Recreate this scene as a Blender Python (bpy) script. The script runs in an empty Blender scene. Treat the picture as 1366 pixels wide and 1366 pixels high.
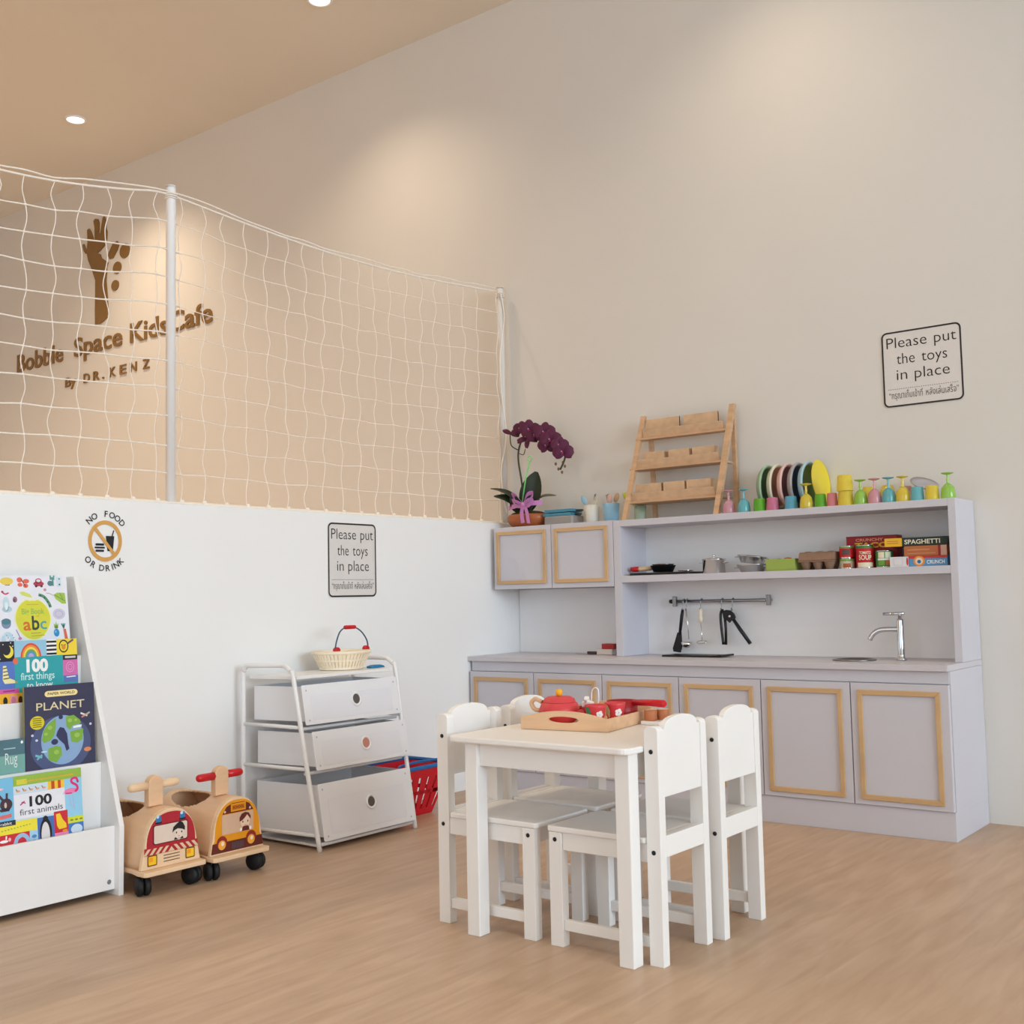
import bpy, bmesh, math, random
from mathutils import Vector, Matrix
random.seed(11)
SC = bpy.context.scene
COL = SC.collection
PI = math.pi
P_WIN, P_REAR, P_SPOT, EXPO = 595.0, 46.0, 98.0, 0.09

# ------------------------------------------------------------------ materials
def s2l(c):
    c = c / 255.0
    return c / 12.92 if c <= 0.04045 else ((c + 0.055) / 1.055) ** 2.4

def mat(name, rgb, rough=0.5, metal=0.0, var=0.03, scale=12.0, trans=0.0, emit=0.0, bump=0.0, alpha=1.0, sss=0.0, ior=1.45, stretch=(1, 1, 1), detail=3.0):
    m = bpy.data.materials.new(name)
    m.use_nodes = True
    nt = m.node_tree
    bs = nt.nodes['Principled BSDF']
    c = [s2l(v) for v in rgb]
    bs.inputs['Roughness'].default_value = rough
    bs.inputs['Metallic'].default_value = metal
    bs.inputs['IOR'].default_value = ior
    bs.inputs['Alpha'].default_value = alpha
    if trans:
        bs.inputs['Transmission Weight'].default_value = trans
    if sss:
        bs.inputs['Subsurface Weight'].default_value = sss
        bs.inputs['Subsurface Radius'].default_value = (0.01, 0.01, 0.01)
    if emit:
        bs.inputs['Emission Color'].default_value = (*c, 1)
        bs.inputs['Emission Strength'].default_value = emit
    tc = nt.nodes.new('ShaderNodeTexCoord')
    mp = nt.nodes.new('ShaderNodeMapping')
    mp.inputs['Scale'].default_value = stretch
    nz = nt.nodes.new('ShaderNodeTexNoise')
    nz.inputs['Scale'].default_value = scale
    nz.inputs['Detail'].default_value = detail
    nt.links.new(tc.outputs['Object'], mp.inputs['Vector'])
    nt.links.new(mp.outputs['Vector'], nz.inputs['Vector'])
    rp = nt.nodes.new('ShaderNodeValToRGB')
    rp.color_ramp.elements[0].position = 0.3
    rp.color_ramp.elements[1].position = 0.7
    rp.color_ramp.elements[0].color = (*[max(0, v * (1 - var)) for v in c], 1)
    rp.color_ramp.elements[1].color = (*[min(1, v * (1 + var)) for v in c], 1)
    nt.links.new(nz.outputs['Fac'], rp.inputs['Fac'])
    nt.links.new(rp.outputs['Color'], bs.inputs['Base Color'])
    if bump:
        bp = nt.nodes.new('ShaderNodeBump')
        bp.inputs['Strength'].default_value = bump
        bp.inputs['Distance'].default_value = 0.002
        nt.links.new(nz.outputs['Fac'], bp.inputs['Height'])
        nt.links.new(bp.outputs['Normal'], bs.inputs['Normal'])
    return m

_C = {}
def ink(r, g, b, rough=0.55):
    k = (r, g, b, rough)
    if k not in _C:
        _C[k] = mat('ink_%d_%d_%d' % (r, g, b), (r, g, b), rough, var=0.02, scale=40)
    return _C[k]

def wood(name, rgb, var=0.14, stretch=(3, 3, 40), rough=0.5):
    return mat(name, rgb, rough, var=var, scale=1.6, stretch=stretch, detail=5, bump=0.03)

def floor_mat():
    m = bpy.data.materials.new('floor_vinyl_oak')
    m.use_nodes = True
    nt = m.node_tree
    N = nt.nodes.new
    L = nt.links.new
    bs = nt.nodes['Principled BSDF']
    tc = N('ShaderNodeTexCoord')
    mp = N('ShaderNodeMapping')
    mp.inputs['Rotation'].default_value = (0, 0, PI / 2)
    L(tc.outputs['Object'], mp.inputs['Vector'])
    br = N('ShaderNodeTexBrick')
    br.offset = 0.37
    br.inputs['Scale'].default_value = 1.0
    br.inputs['Brick Width'].default_value = 1.2
    br.inputs['Row Height'].default_value = 0.18
    br.inputs['Mortar Size'].default_value = 0.0012
    br.inputs['Mortar Smooth'].default_value = 0.6
    br.inputs['Color1'].default_value = (0.44, 0.44, 0.44, 1)
    br.inputs['Color2'].default_value = (0.56, 0.56, 0.56, 1)
    br.inputs['Mortar'].default_value = (0.36, 0.36, 0.36, 1)
    L(mp.outputs['Vector'], br.inputs['Vector'])
    m2 = N('ShaderNodeMapping')
    m2.inputs['Scale'].default_value = (9, 1.1, 1)
    L(tc.outputs['Object'], m2.inputs['Vector'])
    n1 = N('ShaderNodeTexNoise')
    n1.inputs['Scale'].default_value = 3.2
    n1.inputs['Detail'].default_value = 7
    n1.inputs['Distortion'].default_value = 0.6
    L(m2.outputs['Vector'], n1.inputs['Vector'])
    ad = N('ShaderNodeMath')
    ad.operation = 'MULTIPLY_ADD'
    ad.inputs[1].default_value = 0.35
    L(br.outputs['Color'], ad.inputs[0])
    L(n1.outputs['Fac'], ad.inputs[2])
    rp = N('ShaderNodeValToRGB')
    e = rp.color_ramp.elements
    e[0].position = 0.45
    e[1].position = 0.92
    e[0].color = (*[s2l(v) for v in FLOOR_A], 1)
    e[1].color = (*[s2l(v) for v in FLOOR_B], 1)
    L(ad.outputs[0], rp.inputs['Fac'])
    L(rp.outputs['Color'], bs.inputs['Base Color'])
    bs.inputs['Roughness'].default_value = 0.42
    return m
FLOOR_A = (181, 149, 121)
FLOOR_B = (202, 173, 146)

M_WALL = mat('wall_paint_warm_white', (221, 217, 211), 0.8, var=0.012, scale=2)
M_HALF = mat('half_wall_paint_white', (240, 239, 238), 0.75, var=0.01, scale=2)
M_CEIL = mat('ceiling_paint', (228, 223, 212), 0.85, var=0.01, scale=2)
M_FLOOR = floor_mat()
M_KIT = mat('kitchen_laminate_pale_grey', (204, 202, 210), 0.45, var=0.012, scale=5)
M_KITB = mat('kitchen_back_panel', (238, 236, 236), 0.5, var=0.012, scale=5)
M_TOP = mat('worktop_laminate', (203, 199, 205), 0.4, var=0.012, scale=6)
M_GOLD = wood('door_trim_wood', (204, 168, 124), 0.10, (2, 2, 6))
M_WHITE = mat('white_paint_satin', (238, 236, 235), 0.38, var=0.01, scale=6)
M_CHAIR = mat('chair_white_paint', (240, 237, 234), 0.4, var=0.012, scale=6)
M_BLK = mat('black_plastic', (22, 22, 24), 0.4, var=0.05)
M_BLKR = mat('black_rubber', (20, 20, 21), 0.6, var=0.05)
M_STEEL = mat('polished_steel', (228, 226, 224), 0.13, 1.0, var=0.02)
M_STEEL2 = mat('brushed_steel', (150, 148, 148), 0.28, 1.0, var=0.02)
M_CHROME = mat('chrome', (215, 216, 220), 0.08, 1.0, var=0.01)
M_BIRCH = wood('birch_plywood', (226, 186, 148), 0.08, (2, 6, 20))
M_BIRCHL = wood('birch_edge', (236, 202, 164), 0.06, (2, 6, 20))
M_PINE = wood('pine_wood', (204, 166, 130), 0.14, (3, 18, 24))
M_TRAYW = wood('tray_wood', (224, 184, 146), 0.12, (2, 16, 24))
M_FROST = mat('frosted_plastic', (240, 239, 241), 0.45, var=0.012, scale=4, trans=0.08)
M_FROST2 = mat('frosted_plastic_centre', (229, 228, 233), 0.5, var=0.02, scale=3)
M_NET = mat('net_cord_white', (240, 232, 222), 0.8, var=0.03, scale=60)
M_BRONZE = mat('logo_bronze', (138, 102, 50), 0.4, 0.2, var=0.06, scale=8)
M_RED = mat('red_lacquer', (200, 24, 36), 0.3, var=0.02)
M_CORAL = mat('coral_red_paint', (214, 66, 72), 0.42, var=0.03)
M_DRED = mat('dark_red_paint', (160, 24, 34), 0.4, var=0.03)
M_BLUE = mat('blue_plastic', (26, 104, 170), 0.4, var=0.02)
M_REDP = mat('red_plastic', (205, 22, 40), 0.4, var=0.02)
M_CREAM = wood('cream_bamboo', (243, 228, 202), 0.09, (8, 8, 3))
M_PEACH = ink(226, 196, 160)
W_ = ink(245, 244, 242)
K_ = ink(26, 26, 30)

# ------------------------------------------------------------------ mesh builder
def frame(O, U, V):
    U = Vector(U).normalized(); V = Vector(V).normalized()
    N = U.cross(V)
    M = Matrix((U, V, N)).transposed().to_4x4()
    M.translation = Vector(O)
    return M

_T = {}
def text_geo(s, offset=0.0, extrude=0.0):
    k = (s, offset, extrude)
    if k in _T:
        return _T[k]
    cu = bpy.data.curves.new('lettering', 'FONT')
    cu.body = s
    cu.size = 1.0
    cu.offset = offset
    cu.extrude = extrude
    cu.resolution_u = 3
    ob = bpy.data.objects.new('lettering_source', cu)
    COL.objects.link(ob)
    dg = bpy.context.evaluated_depsgraph_get()
    me = bpy.data.meshes.new_from_object(ob.evaluated_get(dg))
    vs = [tuple(v.co) for v in me.vertices]
    fs = [tuple(p.vertices) for p in me.polygons]
    bpy.data.objects.remove(ob)
    bpy.data.curves.remove(cu)
    bpy.data.meshes.remove(me)
    if vs:
        x0 = min(v[0] for v in vs); x1 = max(v[0] for v in vs)
    else:
        x0 = x1 = 0
    _T[k] = (vs, fs, x0, x1)
    return _T[k]

class MB:
    def __init__(s):
        s.v = []; s.f = []; s.mi = []; s.sm = []; s.mats = []; s.M = None
    def add(s, vs, fs, m, smooth=False):
        if m not in s.mats:
            s.mats.append(m)
        i = s.mats.index(m); b = len(s.v)
        for p in vs:
            p = Vector(p)
            s.v.append(s.M @ p if s.M else p)
        for f in fs:
            s.f.append([b + k for k in f]); s.mi.append(i); s.sm.append(smooth)
        return s
    def addbm(s, bm, m, smooth=False):
        bm.verts.index_update()
        s.add([v.co.copy() for v in bm.verts], [[v.index for v in f.verts] for f in bm.faces], m, smooth)
        bm.free()
        return s
    def box(s, x0, x1, y0, y1, z0, z1, m, bev=0.0, seg=2):
        bm = bmesh.new()
        bmesh.ops.create_cube(bm, size=1)
        for v in bm.verts:
            v.co = Vector(((x0 + x1) / 2 + v.co.x * (x1 - x0), (y0 + y1) / 2 + v.co.y * (y1 - y0), (z0 + z1) / 2 + v.co.z * (z1 - z0)))
        if bev:
            bmesh.ops.bevel(bm, geom=bm.edges[:], offset=bev, segments=seg, affect='EDGES', profile=0.5)
        return s.addbm(bm, m)
    def prism(s, poly, m, F, d, bev=0.0, smooth=False):
        """polygon in the plane of frame F, extruded by d along its normal"""
        bm = bmesh.new()
        a = [bm.verts.new((p[0], p[1], 0)) for p in poly]
        b = [bm.verts.new((p[0], p[1], d)) for p in poly]
        n = len(poly)
        bm.faces.new(a[::-1]); bm.faces.new(b)
        for i in range(n):
            bm.faces.new((a[i], a[(i + 1) % n], b[(i + 1) % n], b[i]))
        bmesh.ops.recalc_face_normals(bm, faces=bm.faces[:])
        if bev:
            es = [e for e in bm.edges if len(e.link_faces) == 2 and e.calc_face_angle(0) > 0.6]
            bmesh.ops.bevel(bm, geom=es, offset=bev, segments=2, affect='EDGES', profile=0.5)
        for v in bm.verts:
            v.co = F @ v.co
        return s.addbm(bm, m, smooth)
    def tube(s, pts, r, m, n=8, closed=False, caps=True):
        pts = [Vector(p) for p in pts]
        k = len(pts)
        rr = r if isinstance(r, (list, tuple)) else [r] * k
        tang = []
        for i in range(k):
            a = pts[(i - 1) % k] if (i or closed) else pts[0]
            b = pts[(i + 1) % k] if (i < k - 1 or closed) else pts[-1]
            tang.append((b - a).normalized())
        up = Vector((0, 0, 1))
        if abs(tang[0].dot(up)) > 0.9:
            up = Vector((1, 0, 0))
        nrm = (up - tang[0] * up.dot(tang[0])).normalized()
        vs = []; fs = []
        for i in range(k):
            nrm = (nrm - tang[i] * nrm.dot(tang[i])).normalized()
            bn = tang[i].cross(nrm)
            for j in range(n):
                a = 2 * PI * j / n
                vs.append(pts[i] + (nrm * math.cos(a) + bn * math.sin(a)) * rr[i])
        for i in range(k if closed else k - 1):
            for j in range(n):
                i2 = (i + 1) % k
                fs.append((i * n + j, i * n + (j + 1) % n, i2 * n + (j + 1) % n, i2 * n + j))
        s.add(vs, fs, m, True)
        if caps and not closed:
            s.add(vs[:n], [tuple(range(n))[::-1]], m)
            s.add(vs[-n:], [tuple(range(n))], m)
        return s
    def lathe(s, prof, m, F=None, n=28, a0=0.0, a1=2 * PI):
        """prof: (radius, height) list, turned about the z axis of F"""
        F = F or Matrix.Identity(4)
        vs = []; fs = []
        full = abs(a1 - a0 - 2 * PI) < 1e-6
        cols = n if full else n + 1
        for (r, z) in prof:
            for j in range(cols):
                a = a0 + (a1 - a0) * j / n
                vs.append(F @ Vector((max(r, 1e-5) * math.cos(a), max(r, 1e-5) * math.sin(a), z)))
        for i in range(len(prof) - 1):
            for j in range(n):
                j2 = (j + 1) % cols
                fs.append((i * cols + j, i * cols + j2, (i + 1) * cols + j2, (i + 1) * cols + j))
        return s.add(vs, fs, m, True)
    def ball(s, c, r, m, n=16, F=None):
        r = r if isinstance(r, (tuple, list)) else (r, r, r)
        vs = []; fs = []
        h = n // 2
        for i in range(h + 1):
            t = PI * i / h
            for j in range(n):
                a = 2 * PI * j / n
                p = Vector((c[0] + r[0] * math.sin(t) * math.cos(a), c[1] + r[1] * math.sin(t) * math.sin(a), c[2] + r[2] * math.cos(t)))
                vs.append(F @ p if F else p)
        for i in range(h):
            for j in range(n):
                fs.append((i * n + j, i * n + (j + 1) % n, (i + 1) * n + (j + 1) % n, (i + 1) * n + j))
        return s.add(vs, fs, m, True)
    def build(s, name, parent=None, origin=None, local=False, **kw):
        me = bpy.data.meshes.new(name)
        if parent is not None:
            root = parent
            while root.parent is not None:
                root = root.parent
            off = Vector((0, 0, 0)) if local else Vector(root.location)
        elif local:
            off = Vector((0, 0, 0))
        else:
            if origin is None:
                xs = [v.x for v in s.v]; ys = [v.y for v in s.v]; zs = [v.z for v in s.v]
                origin = ((min(xs) + max(xs)) / 2, (min(ys) + max(ys)) / 2, min(zs))
            off = Vector(origin)
        me.from_pydata([v - off for v in s.v], [], s.f)
        for m in s.mats:
            me.materials.append(m)
        for p, i, sm in zip(me.polygons, s.mi, s.sm):
            p.material_index = i; p.use_smooth = sm
        bm = bmesh.new(); bm.from_mesh(me)
        bmesh.ops.remove_doubles(bm, verts=bm.verts[:], dist=1e-6)
        bmesh.ops.recalc_face_normals(bm, faces=bm.faces[:])
        bm.to_mesh(me); bm.free()
        o = bpy.data.objects.new(name, me)
        COL.objects.link(o)
        if parent is not None:
            o.parent = parent
        else:
            o.location = off
        for k, v in kw.items():
            o[k] = v
        return o

class Pad:
    """flat printed shapes on a face: frame F, coordinates scaled by sx, sy, each level lifted a little"""
    def __init__(s, mb, F, sx=1.0, sy=1.0, lift=0.0004):
        s.mb = mb; s.F = F; s.sx = sx; s.sy = sy; s.lift = lift
    def poly(s, pts, m, lv=1):
        s.mb.add([s.F @ Vector((p[0] * s.sx, p[1] * s.sy, lv * s.lift)) for p in pts], [tuple(range(len(pts)))], m)
    def rect(s, x0, y0, x1, y1, m, lv=1):
        s.poly([(x0, y0), (x1, y0), (x1, y1), (x0, y1)], m, lv)
    def ell(s, cx, cy, rx, ry, m, lv=1, n=28, a0=0, a1=360):
        s.poly([(cx + rx * math.cos(math.radians(a0 + (a1 - a0) * i / n)), cy + ry * math.sin(math.radians(a0 + (a1 - a0) * i / n))) for i in range(n if a1 - a0 == 360 else n + 1)], m, lv)
    def ring(s, cx, cy, rx, ry, w, m, lv=1, n=40, a0=0, a1=360):
        vs = []; fs = []
        for i in range(n + 1):
            a = math.radians(a0 + (a1 - a0) * i / n)
            for k in (0, 1):
                vs.append(s.F @ Vector(((cx + (rx - k * w) * math.cos(a)) * s.sx, (cy + (ry - k * w * ry / rx) * math.sin(a)) * s.sy, lv * s.lift)))
        for i in range(n):
            fs.append((2 * i, 2 * i + 2, 2 * i + 3, 2 * i + 1))
        s.mb.add(vs, fs, m)
    def line(s, pts, w, m, lv=1):
        """stroke of width w (in x units)"""
        q = [Vector((p[0] * s.sx, p[1] * s.sy)) for p in pts]
        h = w * s.sx / 2
        vs = []; fs = []
        for i, p in enumerate(q):
            a = q[max(i - 1, 0)]; b = q[min(i + 1, len(q) - 1)]
            t = (b - a).normalized(); nn = Vector((-t.y, t.x)) * h
            vs += [s.F @ Vector((p.x + nn.x, p.y + nn.y, lv * s.lift)), s.F @ Vector((p.x - nn.x, p.y - nn.y, lv * s.lift))]
        for i in range(len(q) - 1):
            fs.append((2 * i, 2 * i + 1, 2 * i + 3, 2 * i + 2))
        s.mb.add(vs, fs, m)
    def rrect(s, x0, y0, x1, y1, r, m, lv=1):
        s.poly(rr_pts(x0, y0, x1, y1, r), m, lv)
    def text(s, t, x, y, m, w=None, size=0.1, lv=1, align='l', offset=0.0, rot=0.0, asp=1.0):
        """x, y: baseline start (or middle); w: fitted width; size: em height in y units"""
        vs, fs, a, b = text_geo(t, offset)
        if not vs:
            return
        ky = size * s.sy
        kx = (w * s.sx / (b - a)) if w else ky * asp
        ox = x * s.sx - (0 if align == 'l' else (b - a) / 2 * kx)
        c, sn = math.cos(rot), math.sin(rot)
        out = []
        for v in vs:
            px = (v[0] - a) * kx - (0 if align == 'l' else (b - a) / 2 * kx); py = v[1] * ky
            out.append(s.F @ Vector((x * s.sx + px * c - py * sn, y * s.sy + px * sn + py * c, lv * s.lift)))
        s.mb.add(out, fs, m)

def rr_pts(x0, y0, x1, y1, r, n=5):
    out = []
    for cx, cy, a in ((x1 - r, y0 + r, -90), (x1 - r, y1 - r, 0), (x0 + r, y1 - r, 90), (x0 + r, y0 + r, 180)):
        for i in range(n + 1):
            t = math.radians(a + 90 * i / n)
            out.append((cx + r * math.cos(t), cy + r * math.sin(t)))
    return out

def bez(p, n=10):
    """Catmull-Rom through the points"""
    p = [Vector(q) for q in p]
    out = []
    for i in range(len(p) - 1):
        a = p[max(i - 1, 0)]; b = p[i]; c = p[i + 1]; d = p[min(i + 2, len(p) - 1)]
        for k in range(n):
            t = k / n
            out.append(0.5 * ((2 * b) + (c - a) * t + (2 * a - 5 * b + 4 * c - d) * t * t + (3 * b - a - 3 * c + d) * t ** 3))
    out.append(p[-1])
    return out

def tag(o, label, cat, group=None):
    o['label'] = label; o['category'] = cat
    if group:
        o['group'] = group
    return o
def thing(name, label, cat, loc=(0, 0, 0), rz=0.0, group=None):
    o = bpy.data.objects.new(name, None)
    COL.objects.link(o)
    o.empty_display_size = 0.05
    o.location = loc; o.rotation_euler = (0, 0, rz)
    return tag(o, label, cat, group)
def struct(o):
    o['kind'] = 'structure'
    return o
def dup(root, loc, rz=None, label=None, recolor=None):
    r = root.copy(); COL.objects.link(r); r.location = loc
    if rz is not None:
        r.rotation_euler = (0, 0, rz)
    if label:
        r['label'] = label
    def rec(a, b):
        for ch in list(a.children):
            c = ch.copy(); COL.objects.link(c); c.parent = b
            rec(ch, c)
    rec(root, r)
    return r

# ------------------------------------------------------------------ room shell
XL, XR, YF, ZC = -5.3, 12.0, -7.2, 3.9
HW = -0.022          # room-side face of the half wall
HT = 1.2255          # its height
b = MB(); b.box(XL, XR, YF, 0.0, -0.1, 0.0, M_FLOOR); struct(b.build('floor', origin=(0, 0, 0)))
b = MB(); b.box(XL - .2, XR + .2, YF - .2, 0.2, ZC, ZC + 0.12, M_CEIL); struct(b.build('ceiling'))
b = MB(); b.box(XL - .2, XR + .2, 0.0, 0.15, -0.1, ZC, M_WALL); struct(b.build('wall_back'))
b = MB(); b.box(XL - .15, XL, YF, 0.0, -0.1, ZC, M_WALL); struct(b.build('wall_left'))
b = MB(); b.box(HW - .13, HW, YF, 0.0, 0.0, HT, M_HALF); struct(b.build('wall_partition'))
# right-hand wall with wide windows, wall behind the viewpoint with one window added for frontal fill
WY0, WY1, WZ0, WZ1 = -6.6, -1.8, 0.9, 3.75
b = MB()
b.box(XR, XR + .15, YF, WY0, -0.1, ZC, M_WALL); b.box(XR, XR + .15, WY1, 0.0, -0.1, ZC, M_WALL)
b.box(XR, XR + .15, WY0, WY1, -0.1, WZ0, M_WALL); b.box(XR, XR + .15, WY0, WY1, WZ1, ZC, M_WALL)
struct(b.build('wall_right'))
VX0, VX1 = 0.8, 4.6
b = MB()
b.box(XL, VX0, YF - .15, YF, -0.1, ZC, M_WALL); b.box(VX1, XR, YF - .15, YF, -0.1, ZC, M_WALL)
b.box(VX0, VX1, YF - .15, YF, -0.1, 0.8, M_WALL); b.box(VX0, VX1, YF - .15, YF, 3.5, ZC, M_WALL)
struct(b.build('wall_front'))
b = MB()
n = 4
for i in range(n + 1):
    y = WY0 + (WY1 - WY0) * i / n
    b.box(XR + .04, XR + .09, max(y - .025, WY0), min(y + .025, WY1), WZ0, WZ1, M_WHITE)
b.box(XR + .04, XR + .09, WY0, WY1, WZ0, WZ0 + .05, M_WHITE); b.box(XR + .04, XR + .09, WY0, WY1, WZ1 - .05, WZ1, M_WHITE)
struct(b.build('window_1'))
b = MB()
for i in range(4):  # frame of the unseen rear window, added to carry the frontal fill
    x = VX0 + (VX1 - VX0) * i / 3
    b.box(max(x - .025, VX0), min(x + .025, VX1), YF - .09, YF - .04, .8, 3.5, M_WHITE)
b.box(VX0, VX1, YF - .09, YF - .04, .8, .85, M_WHITE); b.box(VX0, VX1, YF - .09, YF - .04, 3.45, 3.5, M_WHITE)
struct(b.build('window_fill'))

# ------------------------------------------------------------------ recessed ceiling lights
M_LAMP = mat('downlight_diffuser', (255, 240, 226), 0.4, emit=5.0, var=0.0)
for x, lab in ((-2.948, 'round recessed ceiling downlight above the netting and the wall logo'), (-0.731, 'round recessed ceiling downlight cut by the top edge of the view')):
    t = thing('ceiling_light', lab, 'ceiling light', (x, -0.634, ZC), 0, 'recessed downlights')
    F = Matrix.Translation((x, -0.634, ZC))
    b = MB(); b.lathe([(0.064, 0), (0.066, -0.004), (0.060, -0.009), (0.053, -0.009), (0.050, -0.002), (0.050, 0)], M_WHITE, F, 36); b.build('rim', t)
    b = MB(); b.lathe([(0, -0.003), (0.05, -0.003)], M_LAMP, F, 36); b.build('diffuser', t)

# ------------------------------------------------------------------ net, poles
NX = -0.075
def pole(y, x, top, lab, M_P=None):
    M_P = M_P or M_WHITE
    t = thing('net_pole', lab, 'pole', (x, y, HT))
    b = MB(); b.tube([(x, y, HT + .006), (x, y, top - .004)], 0.0175, M_P, 20)
    b.lathe([(0, 0), (.0165, -.001), (.0175, -.004), (.0175, -.01)], M_P, Matrix.Translation((x, y, top)), 20); b.build('tube', t)
    b = MB(); b.lathe([(0, .008), (.03, .008), (.034, .004), (.034, 0), (0, 0)], M_WHITE, Matrix.Translation((x, y, HT)), 24); b.build('base_flange', t)
    b = MB()
    for k in range(3):
        z = top - .035 - .008 * k
        b.tube([(x + .0205 * math.cos(a * PI / 8), y + .0205 * math.sin(a * PI / 8), z + .002 * math.sin(a)) for a in range(16)], .003, M_NET, 6, closed=True)
    b.build('cord_lashing', t)
    return t
pole(-1.985, NX, 2.40, 'white steel net pole standing in the middle of the half wall')
pole(-0.045, NX, 2.42, 'cream net pole against the back wall beside the orchid', M_WALL)
rnd = random.Random(5)
def topz(y):
    if y > -1.985:
        t = (y + 1.985) / 1.94
        return 2.365 + .03 * t - .05 * math.sin(PI * t)
    t = min(1.0, (-1.985 - y) / 0.75)
    return 2.375 - .105 * math.sin(t * PI / 2) ** 1.0
nt_ = thing('safety_net', 'white knotted cord net stretched along the top of the half wall', 'net', (NX, -2.0, HT))
b = MB()
Ys = []
y = -3.35
while y < -0.05:
    Ys.append(y); y += 0.1005
Ys[-1] = -0.075
R = 11
P = {}
for j, y in enumerate(Ys):
    zt = topz(y)
    for i in range(R + 1):
        f = i / R
        z = HT + .012 + (zt - HT - .012) * f
        wy = 0 if i in (0,) else rnd.uniform(-.008, .008)
        P[i, j] = Vector((NX + (0 if i in (0, R) else rnd.uniform(-.006, .006)), y + wy, z + (0 if i in (0, R) else rnd.uniform(-.004, .004))))
for j in range(len(Ys)):
    ctl = []
    for i in range(R + 1):
        ctl.append(P[i, j])
        if i < R:
            mid = (P[i, j] + P[i + 1, j]) / 2
            amp = .012 if i < R - 1 else .02
            mid.y += amp * (1 if (i + (j // 2)) % 2 else -1) * rnd.uniform(.3, 1)
            mid.x += rnd.uniform(-.004, .004)
            ctl.append(mid)
    b.tube(bez(ctl, 3), .0030 if y < -1.95 else .0019, M_NET, 5)
for i in range(R):
    mid = sum(1 for y in Ys if y < -1.95)
    b.tube(bez([P[i, j] for j in range(mid + 1)], 3), .0028, M_NET, 5)
    b.tube(bez([P[i, j] for j in range(mid, len(Ys))], 3), .0018 if i else .003, M_NET, 5)
for (i, j), p in P.items():
    if 0 < i < R:
        b.ball(p, .0052 if p.y < -1.95 else .0034, M_NET, 6)
b.build('net_mesh', nt_)
for nm, dz, r in (('top_rope', .0, .0042), ('top_cord', .016, .003)):
    b = MB(); b.tube(bez([(NX, y, topz(y) + dz + (rnd.uniform(-.006, .006) if dz else 0)) for y in Ys], 3), r, M_NET, 6); b.build(nm, nt_)
b = MB()
b.tube(bez([(NX + .014 + rnd.uniform(-.004, .004), y, HT + .007) for y in Ys], 3), .004, M_NET, 6)
b.tube(bez([(NX + .03 + rnd.uniform(-.004, .004), y, HT + .005) for y in Ys], 3), .0032, M_NET, 6)
b.build('bottom_rope', nt_)
for j in range(0, len(Ys)):
    b = MB(); b.ball((NX + .008, Ys[j], HT + .012), (.008, .011, .0105), M_NET, 8); b.build('rope_tie', nt_)
b = MB()
b.tube(bez([(NX + .02 + .006 * math.sin(k * 2.1), -.066 + .02 * math.sin(k * 1.3), 2.38 - k * .11) for k in range(11)], 4), .0035, M_NET, 6)
b.build('hanging_cord', nt_)

# ------------------------------------------------------------------ wall logo (raised bronze letters and emblem)
t = thing('wall_logo', 'raised bronze hand emblem and cafe name on the wall behind the net', 'sign', (-3.6, 0, 2.4))
FW = lambda x, z, y=0.0: frame((x, y, z), (1, 0, 0), (0, 0, 1))
def wallprism(b, pts, m, d):
    b.prism(pts, m, FW(0, 0), d)
arm = [(-3.721, 2.839), (-3.724, 2.943), (-3.721, 3.06), (-3.722, 3.155), (-3.77, 3.247), (-3.812, 3.315), (-3.834, 3.379), (-3.822, 3.448), (-3.828, 3.539), (-3.806, 3.546), (-3.794, 3.538), (-3.773, 3.509), (-3.737, 3.436), (-3.731, 3.452), (-3.736, 3.536), (-3.749, 3.588), (-3.729, 3.6), (-3.692, 3.589), (-3.677, 3.56), (-3.681, 3.489), (-3.663, 3.479), (-3.651, 3.53), (-3.634, 3.588), (-3.615, 3.592), (-3.6, 3.566), (-3.594, 3.506), (-3.58, 3.473), (-3.585, 3.422), (-3.60, 3.387), (-3.665, 3.356), (-3.70, 3.346), (-3.661, 3.330), (-3.650, 3.302), (-3.567, 3.254), (-3.583, 3.222), (-3.583, 3.187), (-3.59, 3.13), (-3.575, 3.034), (-3.564, 2.927), (-3.574, 2.865), (-3.62, 2.846), (-3.664, 2.835)]
b = MB(); wallprism(b, arm, M_BRONZE, .007); 
wallprism(b, [(-3.887, 3.444), (-3.868, 3.447), (-3.836, 3.389), (-3.846, 3.371), (-3.872, 3.399)], M_BRONZE, .007)
b.build('arm_emblem', t)
b = MB(); wallprism(b, [(-3.558, 3.322), (-3.509, 3.376), (-3.459, 3.382), (-3.434, 3.358), (-3.455, 3.319), (-3.508, 3.271), (-3.548, 3.273), (-3.568, 3.301)], M_BRONZE, .007); b.build('leaf_shape', t)
for cx, cz, rx, rz in ((-3.369, 3.295, .058, .050), (-3.458, 3.194, .049, .042), (-3.482, 3.075, .043, .036)):
    b = MB(); wallprism(b, [(cx + rx * math.cos(i * PI / 12), cz + rz * math.sin(i * PI / 12)) for i in range(24)], M_BRONZE, .007); b.build('dot', t)
def wall_letters(name, s, x0, x1, z, size, parent, offset=0.014, depth=.008):
    vs, fs, a, c = text_geo(s, offset, .5)
    k = (x1 - x0) / (c - a)
    b = MB(); b.add([(x0 + (v[0] - a) * k, -depth / 2 - v[2] * depth, z + v[1] * size) for v in vs], fs, M_BRONZE)
    b.build(name, parent)
wall_letters('word_lettering', 'Bobble', -4.76, -4.13, 2.641, .19, t)
wall_letters('word_lettering', 'Space', -3.985, -3.395, 2.645, .19, t)
wall_letters('word_lettering', 'KidsCafe', -3.30, -2.415, 2.643, .19, t)
wall_letters('tagline_lettering', 'By', -4.095, -3.96, 2.442, .095, t)
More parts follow.
